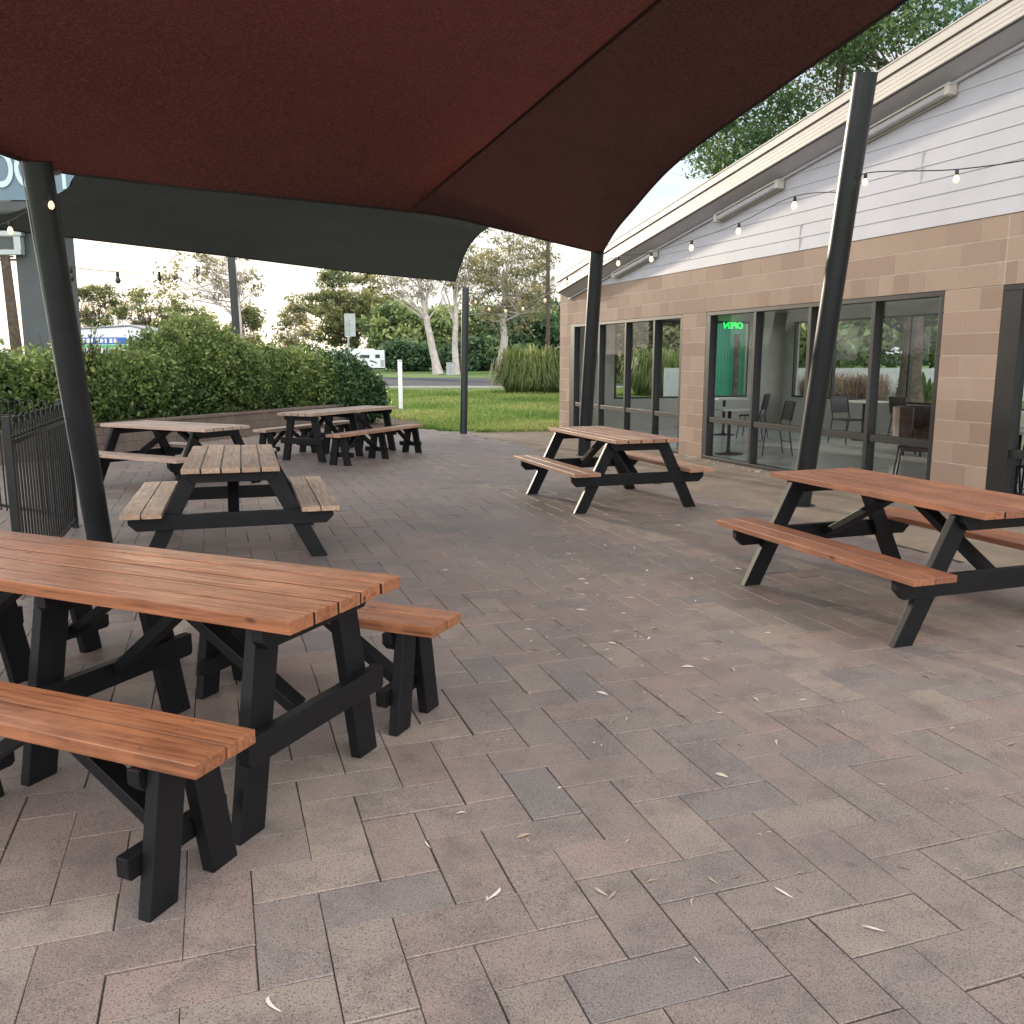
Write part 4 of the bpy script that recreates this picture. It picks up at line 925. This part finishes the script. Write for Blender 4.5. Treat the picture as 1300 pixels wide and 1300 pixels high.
# second sail beyond
P1 = MPt + Vector((-.03, 0, -.08))
bot = smooth([atz(-90, 277, 3.0), atz(0, 290, 3.0), atz(80, 300, 3.0), atz(290, 325, 3.02), atz(450, 345, 3.03), atz(578, 357, 3.0)], nA)
rgt = smooth([atz(628, 283, 3.35), atz(610, 295, 3.22), atz(594, 314, 3.12), atz(584, 337, 3.05), atz(578, 357, 3.0)], 20)
top = smooth([atz(-90, 276, 3.05), atz(0, 271, 3.06), atz(35, 262, 3.08), atz(67, 249, 3.12), atz(90, 236, 3.2), atz(104, 219, 3.3), atz(200, 215, 3.45), atz(400, 225, 3.5), atz(628, 283, 3.35)], nA)
lft = smooth([top[0], bot[0]], 20)
vs, fs = coons(top, bot, lft, rgt, nA, 20, lambda u, v: .02 * math.sin(math.pi * u) * math.sin(math.pi * v))
me = bpy.data.meshes.new('shade_sail'); me.from_pydata([tuple(v) for v in vs], [], fs); me.materials.append(M['slate'])
me.polygons.foreach_set('use_smooth', [True] * len(me.polygons)); sail2 = bpy.data.objects.new('shade_sail', me); COL.objects.link(sail2)
tag(sail2, 'dark slate shade sail hanging low beyond the maroon one', 'shade sail', 'shade sails')
hem(bot, sail2); hem(rgt, sail2, .010)
# turnbuckles
def shackle(a, b_, label):
    b = MB(); a = Vector(a); b_ = Vector(b_); b.tube([a, a.lerp(b_, .3)], .008, 6); b.tube([a.lerp(b_, .3), a.lerp(b_, .7)], .018, 8); b.tube([a.lerp(b_, .7), b_], .008, 6)
    return tag(b.build('turnbuckle', M['cable_w']), label, 'turnbuckle', 'sail turnbuckles')
shackle(bot[-1], CPt + Vector((-.07, 0, -.05)), 'steel turnbuckle between the low sail corner and the slim centre post')
shackle(far[-1], MPt + Vector((-.0, -.11, -.05)), 'steel turnbuckle joining the maroon sail to the post near the building')
pb = atz(72, 228, 3.0); shackle(at(52, 224, 6.6), at(84, 217, 7.2), 'steel turnbuckle at the top of the left post')

# ------------------------------------------------------------------ string lights
def onplane(px, py, P, Q):      # ray meets the vertical plane through P and Q
    r = ray(px, py); d_ = (Q - P); n_ = Vector((d_.y, -d_.x, 0)); k = n_.dot(P - Vector((0, 0, CH))) / n_.dot(r); return Vector((0, 0, CH)) + r * k
def strand(label, ends, bulbs, rad=.005, sz=1.0, lit=True):
    P, Q = ends; t = thing('string_lights', label, 'string lights', P, 0, 'festoon light strands'); pts = [P]
    B = [onplane(x, y, P, Q) for x, y in bulbs]; allp = [P] + B + [Q]
    sm_ = smooth(allp, 60); b = MB(); b.tube([p - P for p in sm_], rad, 5); b.build('cable', M['wire'], t)
    for q in B:
        q = q - P
        s_ = MB(); s_.lathe(q + UP * (-.045 * sz), [(.012 * sz, 0), (.016 * sz, .004 * sz), (.016 * sz, .036 * sz), (.008 * sz, .046 * sz)], 10)
        so_ = s_.build('bulb_socket', M['wire'], t)
        g = MB(); g.lathe(q + UP * (-.112 * sz), [(.004 * sz, 0), (.018 * sz, .008 * sz), (.025 * sz, .026 * sz), (.022 * sz, .045 * sz), (.011 * sz, .066 * sz)], 12); g.build('bulb', M['bulb'] if lit == 1 else (M['bulb_dim'] if lit == 2 else M['dglass']), so_)
    return t
RPc = onplane(1074, 216, RPb, RPt + Vector((.5, -.2, 0))); RPc = RPb.lerp(RPt, .756) + Vector((0, -.11, 0))
MPc = MPb.lerp(MPt, .93) + Vector((0, -.11, 0))
strand('festoon strand between the tall leaning post and the post near the first window', (MPc, RPc), [(785, 326), (827, 320), (878, 305), (938, 283), (1009, 249)], sz=1.15)
Qr = Vector((4.9, 5.4, 3.0)); Qr = at(1420, 170, 7.0)
strand('festoon strand running right from the tall leaning post across the gable', (RPc, Qr), [(1099, 220), (1215, 215), (1335, 197)], sz=1.0)
strand('faint festoon strand from the slim lawn post to the building side post', (CPt + UP * -.03, MPc), [(604, 378), (621, 387), (642, 389), (664, 386), (692, 375), (720, 352)], sz=1.05, lit=2)
strand('festoon strand leaving the left post towards the left edge', (at(67, 247, 6.5), at(-60, 305, 7.5)), [(64, 248), (12, 281)], sz=.85)
strand('distant festoon strand of small dark bulbs across the sky behind the left post', (at(72, 335, 7.3), at(292, 336, 24)), [(89, 339), (149, 345), (202, 345), (250, 342)], rad=.003, sz=1.1, lit=False)

# ------------------------------------------------------------------ black pool style fence at left
def loop_fence(p0, p1, label, h=1.16, sp=.105):
    d_ = (p1 - p0); Ln = d_.length; t = thing('loop_top_fence', label, 'fence', p0, math.atan2(d_.y, d_.x), 'black loop top fence panels')
    b = MB()
    for z in (.10, h - .16): b.box(0, Ln, -.014, .014, z - .014, z + .014)
    b.build('rail', M['fence'], t)
    b = MB(); k = 0; x = .05; hp = sp / 2
    while x < Ln - .02:
        b.tube([(x, 0, .05), (x, 0, h - .05)], .008, 8)
        if k % 2 == 0 and x + sp < Ln:
            b.tube([(x + hp - hp * math.cos(a), 0, h - .05 + hp * math.sin(a)) for a in [math.pi * q / 8 for q in range(9)]], .008, 8)
        x += sp; k += 1
    b.build('pickets', M['fence'], t)
    b = MB(); x = .05
    while x < Ln - .02: b.lathe((x, 0, h - .138), [(.004, 0), (.013, .006), (.015, .014), (.012, .022), (.003, .028)], 8); x += sp
    b.build('picket_ring', M['fence'], t)
    for x in (0, Ln): b = MB(); b.box(x - .025, x + .025, -.025, .025, -.02, h + .02); b.build('fence_post', M['fence'], t, .003)
    return t
FC = Vector((-4.05, 8.05, 0))
loop_fence(FC, FC + (Vector((-3.1, 5.2, 0)) - FC).normalized() * 2.45, 'black loop top fence panel running towards the camera at the left edge')
loop_fence(FC + Vector((-.06, .06, 0)), FC + Vector((-2.3, 1.45, 0)), 'black loop top fence panel running back towards the hedge')

# ------------------------------------------------------------------ sign tower, pole, vehicles
t = thing('sign_tower', 'tall dark grey sign tower with slate blue lettered panel behind the left post', 'sign', g0(20, 30) + UP * .04)
o0 = g0(20, 30)
def rel(px, py, Y=30): p = at(px, py, Y); return (p.x - o0.x, p.y - 30, p.z)
def prect(b, x0, x1, y0, y1, Y0, Y1):
    a = rel(x0, y1); c = rel(x1, y0); b.box(a[0], c[0], Y0, Y1, a[2], c[2])
b = MB(); a = rel(30, 500); c = rel(66, 200); b.box(a[0], c[0], .3, 1.0, -.04, c[2]); a = rel(-90, 500); c = rel(-60, 200); b.box(a[0], c[0], .3, 1.0, -.04, c[2]); b.build('pillar', M['tower'], t)
b = MB(); prect(b, -140, 103, 150, 254, 0, .28); b.build('sign_panel', M['signblue'], t)
b = MB(); prect(b, -140, 104, 256, 268, -.04, .6); prect(b, -140, 104, 272, 290, 0, .7); b.build('crossbeam', M['tower'], t)
b = MB(); prect(b, -140, 26, 293, 299, .0, .25); prect(b, -140, 26, 317, 323, .0, .25); a = rel(18, 317); c = rel(25, 300); b.box(a[0], c[0], .0, .25, a[2], c[2]); b.build('lower_frame', M['galv'], t)
b = MB(); prect(b, -140, 17, 300, 316, .08, .2); b.build('lower_panel', M['tower'], t)
for i, (lx_, ch) in enumerate(((1, 'O'), (33, 'C'))):
    cu_ = bpy.data.curves.new('lettering', 'FONT'); cu_.body = ch; cu_.size = 1.62; cu_.align_x = 'CENTER'; cu_.align_y = 'CENTER'; cu_.extrude = .02; cu_.offset = .02
    o = bpy.data.objects.new('lettering', cu_); COL.objects.link(o); o.data.materials.append(M['signpale']); o.parent = t
    p = rel(lx_ , 217); o.location = (p[0], -.03, p[2]); o.rotation_euler = (R(90), 0, 0); o.scale = (.68, 1, 1); to_mesh(o, M['signpale'])
b = MB(); prect(b, 80, 83, 218, 240, -.02, .0); b.build('edge_strip', M['signpale'], t)
t = thing('timber_power_pole', 'brown timber power pole at the far left edge', 'pole', g0(20, 45))
o0 = g0(20, 45); b = MB(); b.tube([(0.15, 0, 0), (-.05, 0, at(14, 322, 45).z)], [.30, .22], 10); b.build('pole', M['bark_dk'], t)
b = MB(); z_ = at(14, 330, 45).z; b.box(-.5, .5, -.06, .06, z_, z_ + .1); b.box(-.35, .35, -.06, .06, z_ + .16, z_ + .24); b.build('crossarm', M['bark_dk'], t)
t = thing('utility_pole', 'thin dark pole standing behind the gum right of centre', 'pole', g0(696, 80)); b = MB(); b.tube([(0, 0, 0), (-.1, 0, at(695, 285, 80).z)], [.20, .15], 8); b.build('pole', M['bark_dk'], t)
b = MB(); z_ = at(695, 290, 80).z; b.box(-1.0, 1.0, -.06, .06, z_, z_ + .12); b.build('crossarm', M['bark_dk'], t)
for (x0, y0, x1, y1, lb) in ((690, 292, 800, 246, 'upper power line above the building corner'), (690, 300, 800, 262, 'lower power line above the building corner')):
    b = MB(); P_ = smooth([at(x0, y0, 80), at((x0 + x1) / 2, (y0 + y1) / 2 + 3, 66), at(x1, y1, 52)], 16); b.tube(P_, .022, 5); tag(b.build('power_line', M['wire']), lb, 'wire', 'power lines')
t = thing('bollard', 'slim white pipe post standing in the lawn beside the hedge end', 'post', atz(509, 520)); b = MB(); b.lathe((0, 0, -.04), [(.065, 0), (.065, 1.5), (.05, 1.52)], 16); b.build('pipe', M['pvc'], t)
b = MB(); b.lathe((0, 0, 1.481), [(.07, 0), (.07, .05), (.05, .06)], 16); b.build('cap', M['galv'], t)
t = thing('road_sign', 'back of a tall grey road sign above the dark shrub', 'sign', g0(443, 48)); o0 = g0(443, 48)
b = MB(); b.tube([(0, 0, 0), (0, 0, at(444, 405, 48).z)], .05, 10); b.build('post', M['galv'], t)
b = MB(); a = at(437.5, 426, 48); c = at(450.5, 397, 48); b.box(a.x - o0.x, c.x - o0.x, .052, .062, a.z, c.z); b.build('sign_plate', M['galv'], t)
b = MB(); zc = at(444, 412, 48).z; b.box(-.2, .2, .035, .051, zc, zc + .04); b.build('bracket', M['galv'], t)
t = thing('utility_box', 'grey utility box standing beside the straight gum trunk', 'box', g0(572, 92)); b = MB(); b.box(-.42, .42, -.3, .3, 0, 1.25); b.build('cabinet', M['cloudy'], t, .03)
b = MB(); b.box(-.46, .46, -.34, .34, 1.251, 1.31); b.build('lid', M['cloudy'], t, .02); b = MB(); b.box(-.02, .0, -.312, -.301, .15, 1.1); b.build('door_gap', M['wire'], t)

def wheel(t, x, y, r=.36, w_=.24):
    b = MB(); b.tube([(x, y - w_ / 2, r), (x, y + w_ / 2, r)], r, 20); o = b.build('wheel', M['tyre'], t)
    b = MB(); s_ = -1 if y < 0 else 1; b.tube([(x, y + s_ * w_ / 2, r), (x, y + s_ * (w_ / 2 + .01), r)], r * .6, 16); b.build('rim', M['cloudy'], o)
# motorhome, rear towards the right
t = thing('motorhome', 'white motorhome with dark swoosh stripes parked beyond the road', 'motorhome', g0(457, 118) + UP * .04, R(4))
b = MB(); b.prism([(-3.4, .45), (3.3, .45), (3.3, 2.75), (2.0, 2.75), (1.9, 2.95), (-1.2, 2.95), (-1.4, 2.80), (-3.9, 2.80), (-4.3, 2.3), (-4.2, 1.9), (-3.4, 1.85)], 'y', -1.1, 1.1); b.build('body', M['vwhite'], t, .06)
b = MB(); b.prism([(-5.1, .45), (-3.41, .45), (-3.41, 1.80), (-3.9, 1.80), (-4.5, 1.25), (-5.1, 1.1)], 'y', -1.0, 1.0); b.build('cab', M['vwhite'], t, .05)
for x0, x1, z0, z1 in ((-1.05, -.35, 1.75, 2.15), (.15, 1.35, 1.75, 2.15), (2.1, 2.7, 1.75, 2.2), (-4.0, -3.5, 1.3, 1.7)): b = MB(); b.box(x0, x1, -1.125, -1.101, z0, z1); b.build('window', M['dglass'], t)
for P_ in ([(-1.6, 1.25), (.8, 1.05), (.95, 1.2), (.2, 1.35), (-1.7, 1.55)], [(1.3, 1.35), (2.4, 1.0), (2.2, 1.25), (1.5, 1.5)], [(-3.2, 1.1), (-2.2, 1.2), (-2.2, 1.35), (-3.2, 1.3)]):
    b = MB(); b.prism(P_, 'y', -1.115, -1.101); b.build('stripe', M['tower'], t)
b = MB(); b.box(2.75, 3.2, -1.115, -1.101, .6, 1.5); b.build('locker_door', M['cloudy'], t)
for x in (-4.0, 1.2): wheel(t, x, -.98); wheel(t, x, .98)
b = MB(); b.box(-3.3, 3.2, -.9, .9, .28, .449); b.build('chassis', M['tyre'], t)
# long trailer behind the hedge
t = thing('long_trailer', 'long white trailer with a blue lettered panel and green stripe behind the hedge', 'trailer', g0(128, 55) + UP * .04, R(-3))
b = MB(); b.prism([(-3.6, .9), (4.4, .9), (4.4, 3.05), (2.6, 3.5), (-3.6, 3.15)], 'y', -1.2, 1.2); b.build('body', M['vwhite'], t, .04)
b = MB(); b.box(-1.0, 2.3, -1.235, -1.201, 2.45, 2.85); pn = b.build('side_panel', M['blue'], t)
b = MB()
for k in range(9): b.box(-.7 + k * .28, -.7 + k * .28 + (.19 if k % 3 else .12), -1.25, -1.236, 2.52, 2.78)
b.build('lettering', M['vwhite'], pn)
b = MB(); b.box(-1.0, 2.3, -1.235, -1.201, 2.26, 2.40); b.build('stripe', M['green'], t)
b = MB(); b.prism([(-3.7, 3.17), (2.6, 3.53), (4.5, 3.08), (4.5, 3.14), (2.6, 3.60), (-3.7, 3.24)], 'y', -1.28, 1.28); b.build('roof', M['cloudy'], t)
for x in (1.6, 2.6, -2.6): wheel(t, x, -1.0, .5, .3); wheel(t, x, 1.0, .5, .3)
b = MB(); b.box(-3.4, 4.2, -.9, .9, .5, .898); b.build('chassis', M['tyre'], t)
# parked white van at the far left
t = thing('parked_van', 'white van with dark windows parked behind the hedge at the left edge', 'van', g0(12, 58) + UP * .04, R(0))
b = MB(); b.prism([(-2.4, .4), (2.4, .4), (2.4, 1.2), (2.0, 1.3), (1.4, 2.1), (-2.3, 2.2), (-2.4, 1.2)], 'y', -.9, .9); b.build('body', M['vwhite'], t, .06)
for P_ in ([(-2.1, 1.4), (-.9, 1.4), (-.9, 2.0), (-2.1, 2.0)], [(-.7, 1.4), (.4, 1.4), (.4, 2.0), (-.7, 2.0)], [(.6, 1.35), (1.8, 1.35), (1.3, 2.0), (.6, 2.0)]): b = MB(); b.prism(P_, 'y', -.915, -.901); b.build('window', M['dglass'], t)
for x in (-1.5, 1.5): wheel(t, x, -.8, .34, .2); wheel(t, x, .8, .34, .2)

# ------------------------------------------------------------------ fallen leaves
def curl_leaf(b, c, a, ln, wd, rr, r):
    pts = []; n_ = 6
    for k in range(n_ + 1):
        f = k / n_; a_ = a + rr * (f - .5); p = c + Vector((math.cos(a_) * ln * (f - .5), math.sin(a_) * ln * (f - .5) + rr * .12 * ln * (1 - (2 * f - 1) ** 2), .003 + .014 * ln / .1 * (1 - (2 * f - 1) ** 2) * .5)); pts.append(p)
    vs = []
    for k, p in enumerate(pts):
        w_ = wd * math.sin(math.pi * min(max(k / n_, .06), .94)); nn = Vector((-math.sin(a), math.cos(a), .25)) * w_; vs += [p - nn, p + nn]
    b.add(vs, [(2 * k, 2 * k + 1, 2 * k + 3, 2 * k + 2) for k in range(n_)], r)
b = MB(); lr = random.Random(15)
for k in range(620):
    if k < 340:
        px_ = lr.gauss(800, 110); py_ = lr.gauss(740, 75)
    elif k < 420: px_ = lr.uniform(560, 1290); py_ = lr.uniform(600, 1180)
    else:
        px_ = lr.uniform(560, 1250); py_ = lr.uniform(556, 660)
    if py_ < 556 or py_ > 1290: continue
    c = atz(px_, py_)
    if not (-6 < c.x < 5 and 1.6 < c.y < 19): continue
    if c.x * N.x + c.y * N.y > W0 - .15: continue
    sz_ = lr.uniform(.012, .036) if lr.random() < .7 else lr.uniform(.04, .07)
    curl_leaf(b, c, lr.uniform(0, 6.28), sz_, sz_ * lr.uniform(.07, .16), lr.uniform(-.8, .8), lr.random())
tag(b.build('leaf_litter', M['litter']), 'small dry pale leaves scattered over the paving', 'leaf litter', kind='stuff')
for px_, py_, a, ln, rr, lb in ((632, 1138, 60, .085, .9, 'curled pale leaf on the paving below the middle of the photo'), (992, 1135, -55, .07, .5, 'slim pale leaf on the paving in the right foreground'),
        (1108, 1182, -25, .06, .6, 'small slim leaf right of the other foreground leaves'), (338, 1280, -60, .085, 1.4, 'curved dry leaf on the paving at the bottom edge'),
        (884, 1220, -70, .03, .3, 'tiny leaf fragment near the bottom of the paving'), (795, 913, 100, .045, .8, 'small leaf on the paving centre'),
        (541, 1073, -65, .05, .5, 'thin leaf lying along a paver joint'), (1020, 890, 20, .05, .5, 'narrow pale leaf before the red picnic table')):
    b = MB(); curl_leaf(b, Vector((0, 0, 0)), R(a), ln, ln * .055, rr, lr.random()); o = b.build('fallen_leaf', M['olitter']); o.location = atz(px_, py_); tag(o, lb, 'leaf', 'larger fallen leaves')
S.cycles.use_denoising = True
S.cycles.max_bounces = 8; S.cycles.transparent_max_bounces = 12
